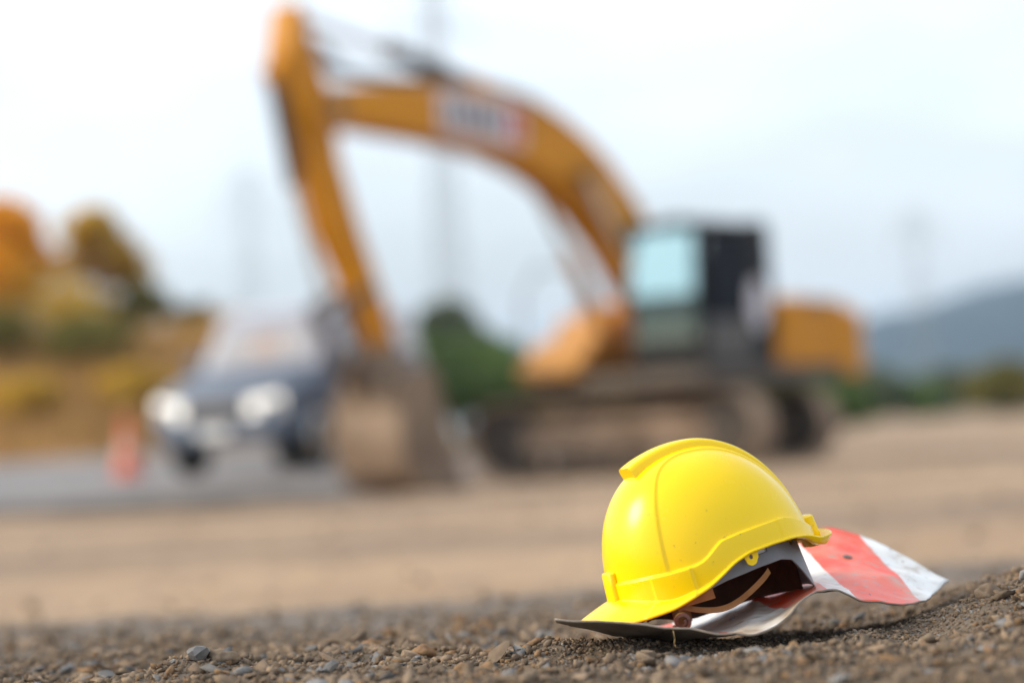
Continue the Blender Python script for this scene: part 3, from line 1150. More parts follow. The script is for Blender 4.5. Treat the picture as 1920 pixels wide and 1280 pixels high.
stone('dirt_clod', .550, 2.56, (.017, .014, .010), m_st[0], 16, 'angular brown clod at the right edge of the picture on the ridge', None, True, (0, 0, 1.3), .25)
stone('dirt_clod', .300, 2.06, (.013, .011, .009), m_st[0], 17, 'blurred brown clod in the foreground below the arch of the sign', None, True, (0, 0, .3), .2)
_lab = 'small loose stone lying among the gravel of the near ground'
_r = random.Random(5)
_c = 0
_tries = 0
while _c < 110 and _tries < 2000:
    _tries += 1
    yy = _r.uniform(1.75, 3.1)
    xx = _r.uniform(-1, 1) * (.2118 * yy + .02)
    if .0 < xx < .52 and 2.40 < yy < 2.98:
        continue
    if -.10 < xx < .02 and 2.40 < yy < 2.65:
        continue
    s0 = _r.uniform(.006, .0115)
    fl = _r.uniform(.3, .8)
    ri = xx > .3
    mm = m_st[_r.choice([0, 0, 2, 1] if ri else [0, 1, 1, 2, 2, 3])]
    stone('pebble', xx, yy, (s0 * _r.uniform(.9, 1.4), s0, s0 * fl), mm, 100 + _c, _lab, 'small loose stones on the near ground',
          _r.random() < .4, (_r.uniform(-.4, .4), _r.uniform(-.4, .4), _r.uniform(0, 6)), .22)
    _c += 1

# ------------------------------------------------------------------ excavator
m_org = mat('excavator_yellow', (.58, .235, .004), .5, (.47, .185, .008), 1.2, 5, spec=.2)
m_orgd = mat('excavator_yellow_dusty', (.50, .23, .04), .6, (.38, .21, .09), 1.6, 6, lo=.4, hi=.7)
m_blk = mat('cab_black', (.012, .012, .013), .6, (.02, .019, .019), 2, 4, spec=.15)
m_gryp = mat('cab_grey_panel', (.05, .05, .055), .6, (.08, .075, .07), 2, 4)
m_steel = mat('dark_steel', (.06, .055, .05), .55, (.12, .09, .065), 3, 5, metal=.3)
m_chrome = mat('chrome_rod', (.62, .65, .68), .18, metal=1.0)
m_mud = mat('track_mud', (.42, .30, .21), .95, (.22, .15, .10), 2.2, 6, .5, 20)
m_rub = mat('rubber', (.02, .02, .02), .8)
m_pale = mat('pale_decal', (.62, .60, .66), .5)
m_red = mat('red_decal', (.5, .05, .03), .5)
m_cabglass = glass_mat('cab_glass', (.45, .66, .74), (.30, .46, .52), .85)

m_cabdark = glass_mat('cab_side_glass', (.08, .08, .09), (.04, .04, .045), .6)
PHI = R(55)
EX = Vector((1.95, 28.5, 0.0))
ex = empty('excavator', EX, R(180) + PHI)
ex.scale = (.96, .96, .96)
tag(ex, 'orange yellow crawler excavator with black cab and its bucket on the ground', 'excavator')

# undercarriage: own heading, expressed in the machine's frame
UC = R(-27) - (R(180) + PHI)
def uc(o):
    o.rotation_euler = (0, 0, UC)
    o.location = (.18, -.27, 0)
    return o
TL, TR_, TH = 1.42, .43, .06      # half distance of wheel centres, wheel radius
def track(yc):
    tr = MB()
    tr.box((0, yc, .47), (2.9, .30, .42)).box((0, yc, .62), (2.2, .40, .16))
    t = uc(tr.obj('track', m_mud, ex, bevel=.03))
    per = 2 * TL * 2 + 2 * math.pi * TR_
    n = 46
    sh = MB()
    for i in range(n):
        s = per * i / n
        if s < 2 * TL:
            p, a = (-TL + s, TR_), 0
        elif s < 2 * TL + math.pi * TR_:
            a = -(s - 2 * TL) / TR_
            p = (TL + TR_ * math.sin(-a), TR_ * math.cos(a))
        elif s < 4 * TL + math.pi * TR_:
            p, a = (TL - (s - 2 * TL - math.pi * TR_), -TR_), math.pi
        else:
            a = math.pi - (s - 4 * TL - math.pi * TR_) / TR_
            p = (-TL + TR_ * math.sin(-a), TR_ * math.cos(a))
        rot = Matrix.Rotation(-a, 3, 'Y')
        up = rot @ Vector((0, 0, 1))
        c = Vector((p[0], yc, p[1] + TR_ + .055))
        sh.box(c, (per / n * .94, .60, .035), rot)
        sh.box(c + up * .03, (.025, .60, .035), rot)
        sh.box(c - up * .04, (per / n * .7, .16, .06), rot)
    so = sh.obj('shoe_chain', m_mud, t)
    for x, nm in ((-TL, 'sprocket'), (TL, 'idler')):
        w = MB().lathe([(.10, -.16), (.36, -.14), (.40, -.05), (.40, .05), (.36, .14), (.10, .16)], (x, yc, TR_ + .055), 'y', 24)
        if nm == 'sprocket':
            for k in range(12):
                a = k * math.pi / 6
                w.box((x + .41 * math.cos(a), yc, TR_ + .055 + .41 * math.sin(a)), (.07, .06, .07), Matrix.Rotation(-a, 3, 'Y'))
        w.obj(nm, m_steel, t, smooth=40)
    for k in range(6):
        MB().lathe([(.05, -.2), (.13, -.18), (.13, .18), (.05, .2)], (-1.2 + .48 * k, yc, .17), 'y', 16).obj('roller', m_steel, t, smooth=40)
    for k in (-.55, .55):
        MB().lathe([(.04, -.14), (.09, -.12), (.09, .12), (.04, .14)], (k, yc, .82), 'y', 14).obj('carrier_roller', m_steel, t, smooth=40)
track(-1.12); track(1.12)
cf = MB().box((0, 0, .62), (1.5, 1.3, .34)).box((0, .75, .55), (.5, .9, .28), Matrix.Rotation(.35, 3, 'Z')).box((0, -.75, .55), (.5, .9, .28), Matrix.Rotation(-.35, 3, 'Z'))
uc(cf.obj('center_frame', m_mud, ex, bevel=.03))
MB().lathe([(.50, .78), (.64, .80), (.64, 1.0), (.5, 1.02)], (0, 0, 0), 'z', 36).obj('slewing_ring', m_steel, ex, smooth=40)

# upper structure, X forward, Y left
MB().zprism([(1.25, -1.32), (1.25, -.4), (1.62, -.38), (1.62, .36), (1.70, .36), (1.70, 1.34), (-2.2, 1.34), (-2.55, .9), (-2.55, -.9), (-2.2, -1.34)], 1.0, 1.2).obj('deck', m_steel, ex, bevel=.02)
# engine hood
hood = MB()
hood.prism([(-.20, 1.2), (-2.15, 1.2), (-2.15, 1.90), (-1.95, 2.00), (-.75, 2.04), (-.30, 1.94)], -.45, 1.30)
ho = hood.obj('engine_hood', m_org, ex, bevel=.07)
for k in range(7):
    MB().box((-1.25 + .11 * k - .33, 1.304, 1.72), (.05, .012, .5)).obj('vent_slat', m_steel, ho)
MB().box((-1.2, .3, 2.05), (.9, .8, .05)).obj('hood_lid', m_orgd, ho, bevel=.02)
ex_p = MB().tube((-1.6, -.1, 2.2), (-1.6, -.1, 2.62), .06, .06, 16).tube((-1.6, -.1, 2.60), (-1.72, -.1, 2.72), .055, .055, 16)
ex_p.obj('exhaust_pipe', m_steel, ex, smooth=40)
# counterweight with rounded tail
cw = []
for i in range(25):
    a = R(104) + R(152) * i / 24
    cw.append((2.62 * math.cos(a) * 1.0, 1.36 * math.sin(a) / math.sin(R(104)) * 1.0))
cw = [(-1.75, 1.36)] + [(-2.1 - .80 * abs(math.cos(math.pi * (i / 24 - .5))) ** .75, 1.36 * math.cos(math.pi * i / 24)) for i in range(25)] + [(-1.75, -1.36)]
co = MB().zprism(cw, 1.02, 1.88).obj('counterweight', m_org, ex, bevel=.06)
MB().box((-2.30, 1.26, 1.42), (.30, .015, .20), Matrix.Rotation(.55, 3, 'Z')).obj('warning_decal', m_pale, co)
# left service door block between cab and counterweight
MB().prism([(-.07, 1.2), (-.07, 1.44), (-.62, 1.86), (-1.75, 1.88), (-1.75, 1.2)], 1.28, 1.345).obj('side_door', m_org, ex, bevel=.02)
# right-hand fuel tank and tool box with steps
MB().prism([(.1, 1.2), (.1, 1.95), (.62, 1.95), (.80, 1.70), (1.22, 1.62), (1.40, 1.42), (1.58, 1.38), (1.58, 1.2)], -1.32, -.45).obj('tool_box', m_orgd, ex, bevel=.04)
MB().box((-.75, -.9, 1.65), (1.7, .85, .9)).obj('pump_housing', m_org, ex, bevel=.05)
hr = MB().path([Vector(p) for p in ((1.5, -1.25, 1.38), (1.5, -1.25, 2.2), (1.15, -1.25, 2.55), (.3, -1.25, 2.55), (.2, -1.25, 1.95))], .018)
hr.obj('handrail', m_steel, ex, smooth=40)

# cab
CX0, CX1, CY0, CY1, CZ0, CZ1 = -.05, 1.68, .38, 1.34, 1.20, 2.88
cab = MB()
side = [(CX0, CZ0), (CX1 - .05, CZ0), (CX1, CZ0 + .35), (CX1 - .04, 2.05), (CX1 - .22, CZ1 - .12), (CX1 - .34, CZ1 - .02), (CX0 + .12, CZ1), (CX0 + .02, CZ1 - .1)]
cab.box(((CX0 + CX1) / 2 - .01, (CY0 + CY1) / 2, CZ1 - .04), (CX1 - CX0 - .06, CY1 - CY0, .10))         # roof
for y in (CY0 + .03, CY1 - .03):
    cab.box((CX0 + .33, y, (CZ0 + CZ1) / 2 - .02), (.66, .06, CZ1 - CZ0 - .08))                             # rear quarter
    cab.path([Vector((CX1 - .05, y, CZ0)), Vector((CX1 - .02, y, 2.05)), Vector((CX1 - .05, y, CZ1 - .06))], .03, 8)
    cab.box(((CX0 + CX1) / 2 + .2, y, CZ0 + .05), (1.2, .06, .10))
cab.box((CX0 + .03, (CY0 + CY1) / 2, 1.75), (.06, CY1 - CY0 - .12, 1.0))                                   # rear wall
cab.box((CX0 + .03, (CY0 + CY1) / 2, 2.86), (.06, CY1 - CY0 - .12, .16))
cab.box((CX1 - .05, (CY0 + CY1) / 2, CZ0 + .16), (.07, CY1 - CY0 - .08, .30))                              # front sill
cb = cab.obj('cab', m_blk, ex, bevel=.02)
dr = MB().box((1.05, CY1 + .004, 1.50), (1.06, .05, .52)).obj('door_panel', m_gryp, cb, bevel=.03)
MB().box((.62, CY1 + .045, 1.78), (.16, .03, .05)).obj('door_handle', m_steel, cb, bevel=.008)
def rounded(x0, x1, z0, z1, r=.12, n=6, slant=0.0):
    pts = []
    for cx, cz, a0 in ((x1 - r, z1 - r, 0), (x0 + r, z1 - r, 90), (x0 + r, z0 + r, 180), (x1 - r, z0 + r, 270)):
        for i in range(n + 1):
            a = R(a0 + 90 * i / n)
            pts.append((cx + r * math.cos(a), cz + r * math.sin(a)))
    if slant:
        pts = [(x - slant * max(0, z - 2.05), z) for x, z in pts]
    return pts
for nm, y in (('door_window', CY1 + .012), ('right_window', CY0 - .012)):
    MB().prism(rounded(.62, 1.60, 1.74, 2.74, .15, 6, .22), y - .008, y + .008).obj(nm, m_cabdark, cb)
wsx = MB()
wsx.add([(CX1 - .01, CY0 + .06, CZ0 + .32), (CX1 - .01, CY1 - .06, CZ0 + .32), (CX1 + .02, CY1 - .06, 2.05), (CX1 + .02, CY0 + .06, 2.05), (CX1 - .03, CY1 - .06, CZ1 - .1), (CX1 - .03, CY0 + .06, CZ1 - .1)],
        [(0, 1, 2, 3), (3, 2, 4, 5)])
w_ = wsx.obj('windshield', m_cabglass, cb)
w_.modifiers.new('thickness', 'SOLIDIFY').thickness = .012
MB().box((CX0 - .005, (CY0 + CY1) / 2, 2.52), (.02, .74, .50)).obj('rear_window', m_cabdark, cb)
em = MB()
ring0 = [(.34 + .19 * math.cos(2 * math.pi * i / 32), 1.92 + .30 * math.sin(2 * math.pi * i / 32)) for i in range(32)]
em.prism(ring0, CY1 + .001, CY1 + .010)
em.obj('emblem', m_pale, cb)
MB().box((.62, .86, 1.62), (.55, .5, .16)).box((.36, .86, 2.0), (.14, .48, .75)).box((.34, .86, 2.5), (.10, .28, .22)).obj('seat', m_blk, cb, bevel=.04)
MB().tube((1.2, .62, 1.25), (1.15, .62, 1.9), .03).tube((1.2, 1.1, 1.25), (1.15, 1.1, 1.9), .03).obj('control_lever', m_steel, cb)
MB().box((1.36, .86, CZ1 + .03), (.14, .3, .08)).obj('roof_lamp', m_steel, cb, bevel=.01)

# boom, arm, bucket (in the plane y = 0)
def ribbon(name, center, half, hw, m, parent, bevel=.03):
    """box-section beam: centre points (x,z), half depths, half width"""
    up, lo = [], []
    for i, (p, h) in enumerate(zip(center, half)):
        a = Vector(center[max(i - 1, 0)])
        b = Vector(center[min(i + 1, len(center) - 1)])
        d = (b - a).normalized()
        nn = Vector((-d.y, d.x))
        q = Vector(p)
        up.append(tuple(q + nn * h)); lo.append(tuple(q - nn * h))
    return MB().prism(up + lo[::-1], -hw, hw).obj(name, m, parent, bevel=bevel)
BP = [(.30, 1.68), (.80, 2.36), (1.32, 2.92), (1.85, 3.34), (2.35, 3.62), (3.0, 3.85), (3.8, 3.99), (4.7, 4.03), (5.6, 4.02), (6.3, 4.0), (6.72, 3.98)]
BH = [.20, .32, .35, .37, .38, .37, .34, .30, .25, .20, .16]
boom = ribbon('boom', [(x, z) for x, z in BP][::-1], BH[::-1], .26, m_org, ex)
# boom decal: pale plate with dark worn lettering blocks and a red end
MB().prism([(3.45, 3.72), (5.0, 3.82), (5.0, 4.26), (3.45, 4.18)], .262, .268).obj('boom_decal', m_pale, boom)
for k, (x, w) in enumerate(((4.82, .13), (4.58, .19), (4.32, .15), (4.10, .18), (3.90, .09))):
    zc = 4.02 - (4.8 - x) * .05
    MB().box((x, .270, zc), (w, .006, .24)).obj('lettering_block', m_steel, boom)
MB().box((3.62, .270, 3.955), (.22, .006, .34)).obj('decal_end', m_red, boom)
for y in (-.36, .36):
    MB().tube((.75, y, 1.30), (1.75, y, 2.62), .085, .085, 16).obj('boom_cylinder', m_orgd, ex, smooth=40)
    MB().tube((1.74, y, 2.61), (2.40, y, 3.46), .05, .05, 14).obj('boom_cylinder_rod', m_chrome, ex, smooth=40)
MB().tube((.30, -.40, 1.66), (.30, .40, 1.66), .10, .10, 18).obj('boom_pin', m_steel, ex, smooth=40)
MB().tube((2.40, -.44, 3.46), (2.40, .44, 3.46), .07, .07, 16).obj('boom_pin', m_steel, ex, smooth=40)
MB().prism([(.0, 1.2), (.75, 1.2), (.55, 1.7), (.32, 1.86), (.10, 1.72)], -.38, -.30).prism([(.0, 1.2), (.75, 1.2), (.55, 1.7), (.32, 1.86), (.10, 1.72)], .28, .36).obj('boom_bracket', m_orgd, ex, bevel=.01)
# arm: pivot at the boom end
arm_pts_up = [(7.14, 4.97), (7.00, 4.95), (6.86, 4.5), (6.66, 4.1), (6.58, 3.46), (6.30, 2.72), (5.98, 2.02), (5.86, 1.60), (5.88, 1.50)]
arm_pts_lo = [(6.02, 1.50), (6.12, 1.62), (6.42, 2.26), (6.74, 2.74), (7.02, 3.42), (7.26, 4.04), (7.27, 4.5)]
arm = MB().prism(arm_pts_up + arm_pts_lo, -.17, .17).obj('arm', m_org, ex, bevel=.03)
boss = [(6.80, 3.66), (6.92, 3.86), (6.84, 4.12), (6.62, 4.14), (6.54, 3.92), (6.62, 3.70)]
MB().prism(boss, -.28, -.175).prism(boss, .175, .28).obj('arm_boss', m_orgd, arm, bevel=.01)
MB().tube((6.72, -.34, 3.93), (6.72, .34, 3.93), .075, .075, 16).obj('arm_pin', m_steel, ex, smooth=40)
# arm cylinder above the boom
MB().tube((4.0, 0, 4.40), (5.52, 0, 4.67), .10, .10, 18).obj('arm_cylinder', m_steel, ex, smooth=40)
MB().tube((5.50, 0, 4.667), (7.08, 0, 4.87), .055, .055, 14).obj('arm_cylinder_rod', m_chrome, ex, smooth=40)
MB().prism([(3.80, 4.28), (4.20, 4.30), (4.06, 4.50), (3.94, 4.48)], -.14, .14).obj('arm_cylinder_bracket', m_org, ex, bevel=.02)
# hoses over the boom
for k in range(3):
    y = -.1 + .1 * k
    MB().path([Vector(p) for p in ((1.7, y, 3.70), (2.3, y, 4.10), (3.0, y, 4.32), (3.6, y, 4.40), (4.6, y, 4.42), (5.6, y, 4.34), (6.3, y, 4.36), (6.75, y, 4.62))], .025, 8).obj('hydraulic_hose', m_rub, boom, smooth=40)
# bucket cylinder on the outside of the arm
MB().tube((7.36, 0, 4.25), (7.12, 0, 3.15), .08, .08, 16).obj('bucket_cylinder', m_steel, ex, smooth=40)
MB().tube((7.125, 0, 3.17), (6.72, 0, 1.95), .045, .045, 14).obj('bucket_cylinder_rod', m_chrome, ex, smooth=40)
MB().prism([(7.22, 4.05), (7.22, 4.45), (7.44, 4.30), (7.42, 4.18)], -.10, .10).obj('cylinder_bracket', m_org, ex, bevel=.01)
for y in (-.20, .20):
    MB().prism([(6.66, 1.90), (6.76, 1.98), (6.26, 2.18), (6.20, 2.10)], y - .03, y + .03).obj('bucket_link', m_steel, ex)
    MB().prism([(6.66, 1.98), (6.78, 1.92), (6.32, 1.18), (6.20, 1.20)], y - .03, y + .03).obj('bucket_link', m_steel, ex)
# bucket: plate shell with a flat floor, opening towards the machine
m_bkt = mat('bucket_steel', (.13, .085, .055), .85, (.28, .20, .135), 1.8, 6, .4, 16)
outer = [(5.60, 1.34), (5.95, 1.28), (6.18, 1.02), (6.24, .62), (6.14, .26), (5.90, .06), (5.45, .02), (5.18, .05)]
inner = [(5.22, .09), (5.46, .07), (5.87, .11), (6.09, .29), (6.18, .62), (6.13, .99), (5.92, 1.22), (5.63, 1.28)]
bo = MB().prism(outer + inner, -.45, .45).obj('bucket', m_bkt, ex)
for y in (-.452, .422):
    MB().prism(outer, y, y + .03).obj('bucket_side', m_bkt, bo)
for k in range(5):
    MB().prism([(5.24, .11), (5.24, .0), (5.0, .0), (5.0, .03)], -.43 + .19 * k, -.34 + .19 * k).obj('bucket_tooth', m_steel, bo)
for y in (-.17, .11):
    MB().prism([(5.70, 1.22), (6.30, 1.00), (6.34, 1.24), (6.06, 1.62), (5.84, 1.62)], y, y + .06).obj('bucket_ear', m_bkt, bo)

# ------------------------------------------------------------------ parked SUV
m_silver = mat('suv_silver', (.50, .50, .53), .35, (.44, .44, .47), 1.5, 3, coat=.4)
m_paint = mat('suv_paint', (.10, .13, .18), .5, (.13, .155, .20), 1.5, 3, spec=.35)
m_tint = glass_mat('suv_glass', (.72, .73, .75), (.62, .60, .62), .38)
m_tintd = glass_mat('suv_side_glass', (.10, .10, .12), (.16, .16, .18), .7)
m_lamp = mat('headlight_lens', (.85, .83, .78), .15, emis=(1, .93, .82), estr=.4)
m_cream = mat('reflection_cream', (.80, .70, .55), .6)  # cream and orange: warm windshield reflections put into colour
m_orange = mat('reflection_orange', (.85, .42, .06), .6)
SUVZ = .295
suv = empty('parked_suv', (-2.45, 27.3, SUVZ), R(246))
suv.scale = (.78, .90, 1.0)
tag(suv, 'grey blue four wheel drive car parked on the road behind the bucket', 'car')
def sect(x, zb, zt, hw, r=.12, top=None):
    top = hw if top is None else top
    return [(x, -hw + r, zb), (x, hw - r, zb), (x, hw, zb + r), (x, hw, (zb + zt) / 2), (x, top, zt - r * .7), (x, top - r, zt),
            (x, -top + r, zt), (x, -top, zt - r * .7), (x, -hw, (zb + zt) / 2), (x, -hw, zb + r)]
body = MB().loft([sect(2.32, .36, .74, .72), sect(2.24, .33, .86, .86), sect(2.05, .32, .95, .92), sect(1.5, .32, 1.07, .93), sect(1.0, .32, 1.16, .93),
                  sect(0, .32, 1.17, .93), sect(-1.6, .32, 1.17, .93), sect(-2.2, .36, 1.16, .90), sect(-2.34, .45, 1.10, .85)])
bd = body.obj('body', m_paint, suv, smooth=35)
cabn = MB().loft([sect(1.06, 1.10, 1.17, .84, .03, .82), sect(.58, 1.10, 1.76, .84, .08, .74), sect(.3, 1.10, 1.83, .84, .08, .73), sect(-1.0, 1.10, 1.86, .84, .08, .73), sect(-2.0, 1.10, 1.82, .84, .08, .73), sect(-2.26, 1.10, 1.18, .82, .03, .80)])
gh = cabn.obj('roof_shell', m_silver, suv, smooth=35)
# glass set just proud of the cabin
ws = MB().add([(1.05, -.74, 1.19), (1.05, .74, 1.19), (.60, .66, 1.73), (.60, -.66, 1.73)], [(0, 1, 2, 3)]).obj('windshield', m_tint, suv)
ws.location = (.035, 0, .03)
sh_ = MB().add([(.99, -.60, 1.23), (.99, -.12, 1.23), (.80, -.12, 1.47), (.80, -.56, 1.47), (.99, -.12, 1.23), (.99, .20, 1.23), (.80, .20, 1.47), (.80, -.12, 1.47), (.99, .20, 1.23), (.99, .64, 1.23), (.77, .58, 1.51), (.77, .20, 1.51)],
              [(0, 1, 2, 3), (4, 5, 6, 7), (8, 9, 10, 11)])
sh_.mi = [0, 1, 0]
so_ = sh_.obj('windshield_reflection', [m_cream, m_orange], suv)  # made-up panels standing in for reflections on the windshield
so_.location = (.042, 0, .036)
for s in (-1, 1):
    for x0, x1, x2, x3 in ((.92, .02, .02, .56), (-.04, -.92, -.92, -.04), (-.98, -1.98, -1.72, -.98)):
        y0, y1 = .852 * s, .772 * s
        MB().add([(x0, y0, 1.20), (x1, y0, 1.20), (x2, y1, 1.68), (x3, y1, 1.68)], [(0, 1, 2, 3)]).obj('side_window', m_tintd, suv)
    MB().loft([[(2.25, s * .44, .60), (2.27, s * .44, .79), (2.16, s * .84, .84), (2.10, s * .84, .62)], [(2.36, s * .44, .60), (2.34, s * .44, .79), (2.26, s * .86, .84), (2.23, s * .88, .62)]]).obj('headlight', m_lamp, suv)
    MB().box((2.22, s * .66, .46), (.26, .16, .07)).obj('fog_lamp', m_lamp, suv, bevel=.02)
    MB().box((.80, s * 1.02, 1.24), (.14, .22, .17)).box((.80, s * .90, 1.18), (.08, .10, .05)).obj('door_mirror', m_paint, suv, bevel=.03)
    for x in (1.42, -1.42):
        wh = MB().lathe([(.24, -.10), (.36, -.12), (.39, -.08), (.39, .08), (.36, .12), (.24, .10)], (x, s * .84, .385), 'y', 28).obj('wheel', m_rub, suv, smooth=40)
        MB().lathe([(.03, .10), (.10, .12), (.22, .115), (.245, .10), (.245, .0), (.03, .0)] if s > 0 else [(.03, -.10), (.10, -.12), (.22, -.115), (.245, -.10), (.245, 0), (.03, 0)], (x, s * .84, .385), 'y', 24).obj('rim', m_chrome, wh, smooth=40)
    for x in (.55, -.45):
        MB().box((x, s * .94, 1.02), (.18, .03, .04)).obj('door_handle', m_chrome, suv, bevel=.008)
MB().box((2.335, 0, .69), (.05, .80, .14)).obj('grille', m_steel, suv, bevel=.01)
MB().box((2.31, 0, .44), (.20, 1.62, .18)).obj('bumper', m_paint, suv, bevel=.04)
MB().box((2.42, 0, .46), (.015, .42, .11)).obj('number_plate', m_wht, suv)

# ------------------------------------------------------------------ traffic cone
m_cone = mat('cone_orange', (.72, .13, .04), .55, (.62, .12, .05), 6, 3)
m_coneband = mat('cone_band', (.72, .42, .34), .5)
cone = empty('traffic_cone', (-4.52, 28.0, float(road_surface(np.array([-4.52]), np.array([28.0]))[0]) + .01))
tag(cone, 'faded orange traffic cone standing at the edge of the road left of the car', 'cone')
MB().zprism([(-.19, -.17), (-.17, -.19), (.17, -.19), (.19, -.17), (.19, .17), (.17, .19), (-.17, .19), (-.19, .17)], 0, .035).obj('base', m_cone, cone, bevel=.008)
MB().lathe([(.145, .035), (.030, .70), (.022, .71), (.01, .70)], (0, 0, 0), 'z', 28).obj('body', m_cone, cone, smooth=40)
MB().lathe([(.110, .25), (.0815, .42), (.079, .42), (.107, .25)], (0, 0, 0), 'z', 28).obj('reflective_band', m_coneband, cone, smooth=40)

# ------------------------------------------------------------------ vegetation
m_bark = mat('bark', (.13, .09, .06), .95, (.20, .15, .10), 6, 4, .4, 30)
def leaf_mat(name, a, b, tr):
    return mat(name, a, .7, b, .9, 3, island=.35, transl=tr, spec=.2)
m_lorange = leaf_mat('leaf_orange_glow', (.74, .35, .012), (.80, .44, .03), (.95, .5, .03))  # autumn orange, with the warm glow at left put into the colour
m_lgold = leaf_mat('leaf_gold', (.55, .35, .04), (.42, .30, .06), (.75, .5, .07))
m_lolive = leaf_mat('leaf_olive', (.12, .12, .03), (.20, .16, .05), (.25, .22, .05))
m_lgreen = leaf_mat('leaf_green', (.10, .165, .05), (.15, .21, .075), (.20, .32, .08))
m_lgrey = leaf_mat('leaf_greygreen', (.12, .15, .09), (.17, .19, .13), (.16, .2, .12))
m_dry = mat('dry_grass', (.55, .34, .14), .9, (.36, .21, .08), .35, 3, island=.3, transl=(.4, .27, .1), spec=.1)

def leaves(name, blobs, n, size, m, parent, rng):
    P, S = [], []
    tot = sum(b[3] ** 2 for b in blobs)
    for bx, by, bz, br in blobs:
        k = max(8, int(n * br ** 2 / tot))
        d = rng.normal(size=(k, 3)); d /= np.linalg.norm(d, axis=1)[:, None]
        r = br * rng.random(k) ** .45
        P.append(np.array([bx, by, bz]) + d * r[:, None] * np.array([1, 1, .85]))
    P = np.concatenate(P)
    k = len(P)
    a = rng.normal(size=(k, 3)); a /= np.linalg.norm(a, axis=1)[:, None]
    b = np.cross(a, rng.normal(size=(k, 3))); b /= np.linalg.norm(b, axis=1)[:, None]
    s = size * rng.uniform(.6, 1.4, (k, 1))
    V = np.stack([P - a * s, P + b * s * .5, P + a * s, P - b * s * .5], 1).reshape(-1, 3)
    F = np.arange(k * 4).reshape(k, 4)
    me = bpy.data.meshes.new(name)
    me.from_pydata(V.tolist(), [], F.tolist())
    me.materials.append(m)
    o = bpy.data.objects.new(name, me)
    COL.objects.link(o)
    o.parent = parent
    return o

def tree(name, x, y, z, h, rad, m, label, group, seed, n=3500, leaf=.11, cat='tree', low=.35, gaps=0.0):
    rng = np.random.default_rng(seed)
    root = empty(name, (x, y, z))
    tag(root, label, cat, group)
    mb = MB()
    fork = Vector((rng.normal(0, .06) * h, rng.normal(0, .06) * h, h * low))
    tr = .028 * h + .02
    mb.tube((0, 0, -.15), fork, tr, tr * .7, 9)
    blobs = []
    nb = 9
    for i in range(nb):
        a = 2 * math.pi * i / nb + rng.uniform(-.4, .4)
        el = rng.uniform(.15, 1.25)
        d = rad * rng.uniform(.45, .8)
        c = Vector((d * math.cos(a) * math.cos(el), d * math.sin(a) * math.cos(el), h * low + (h * (1 - low) - rad * .35) * (.30 + .7 * math.sin(el))))
        mid = fork.lerp(c, .5) + Vector((0, 0, .04 * h))
        mb.tube(fork, mid, tr * .5, tr * .3, 6).tube(mid, c, tr * .3, tr * .1, 6)
        blobs.append((*c, rad * rng.uniform(.34, .52) * (1 - gaps)))
    blobs.append((0, 0, h - rad * .45, rad * .45))
    mb.obj('trunk', m_bark, root, smooth=40)
    leaves('crown', blobs, n, leaf, m, root, rng)
    return root
def bankz(x, y):
    return float(bank_z(np.array([x]), np.array([y]))[0])
tree('broadleaf_tree', -12.5, 58, bankz(-12.5, 58), 4.0, 2.4, m_lorange, 'tree on the bank at the far left edge, warm glow painted into its orange leaves', None, 1, 9000, .15, low=.1)
tree('broadleaf_tree', -10.15, 60, bankz(-10.15, 60), 3.4, 1.4, m_lgold, 'golden brown tree with open crown on the bank beside the orange tree', None, 2, 3600, .11, low=.15, gaps=.1)
tree('shrub', -8.9, 59, bankz(-8.9, 59), 1.7, 1.0, m_lolive, 'low olive shrub on the bank just right of the golden tree', None, 3, 1800, .09, 'shrub', .15)
tree('shrub', -7.75, 60, bankz(-7.75, 60), 1.25, .75, m_lolive, 'small olive shrub on the bank above the front of the car', None, 4, 1300, .08, 'shrub', .15)
tree('shrub', -10.9, 56.5, bankz(-10.9, 56.5), 2.5, 2.1, m_lgold, 'golden bush filling the gap under the orange and golden trees', None, 5, 2400, .10, 'shrub', .1)
tree('shrub', -6.9, 61, bankz(-6.9, 61), 1.1, .8, m_lolive, 'olive shrub on the bank right above the roof of the car', None, 14, 1200, .08, 'shrub', .15)
tree('green_tree', -1.75, 65, 0, 4.3, 1.5, m_lgrey, 'tall grey green tree between the excavator arm and the tracks', None, 6, 5000, .14, low=.1)
tree('green_bush', -2.35, 63, 0, 3.2, 1.6, m_lgreen, 'dark green bush directly behind the bucket linkage', None, 7, 4200, .15, 'bush', .06)
tree('green_bush', -.95, 63.5, 0, 3.2, 1.8, m_lgreen, 'broad green bush right of the grey green tree', None, 8, 4200, .15, 'bush', .06)
tree('green_bush', .25, 64, 0, 2.4, 1.7, m_lolive, 'olive bush behind the tool box side of the excavator', None, 9, 4200, .15, 'bush', .06)
tree('green_bush', 1.9, 66, 0, 2.2, 1.8, m_lolive, 'olive bush behind the tracks of the excavator below the boom', None, 10, 4200, .15, 'bush', .06)
tree('green_bush', 6.9, 62, 0, 1.75, 1.3, m_lgreen, 'dark green bush seen under the counterweight of the excavator', None, 11, 4200, .15, 'bush', .06)
tree('green_bush', 8.4, 64, 0, 1.5, 1.2, m_lgreen, 'dark green bush just right of the counterweight', None, 12, 4200, .15, 'bush', .06)
for i in range(9):
    x = 17.2 + 1.25 * i + random.uniform(-.4, .4)
    y = 88 + random.uniform(-8, 12)
    tree('scrub_bush', x * y / 115, y, 0, random.uniform(1.5, 2.4), random.uniform(1.4, 2.0), [m_lgrey, m_lgreen, m_lolive][i % 3] if i % 2 else m_lgrey,
         'far grey green scrub bush at the foot of the hills on the right', 'scrub bushes at the foot of the hills', 40 + i, 1500, .18, 'bush', .06)
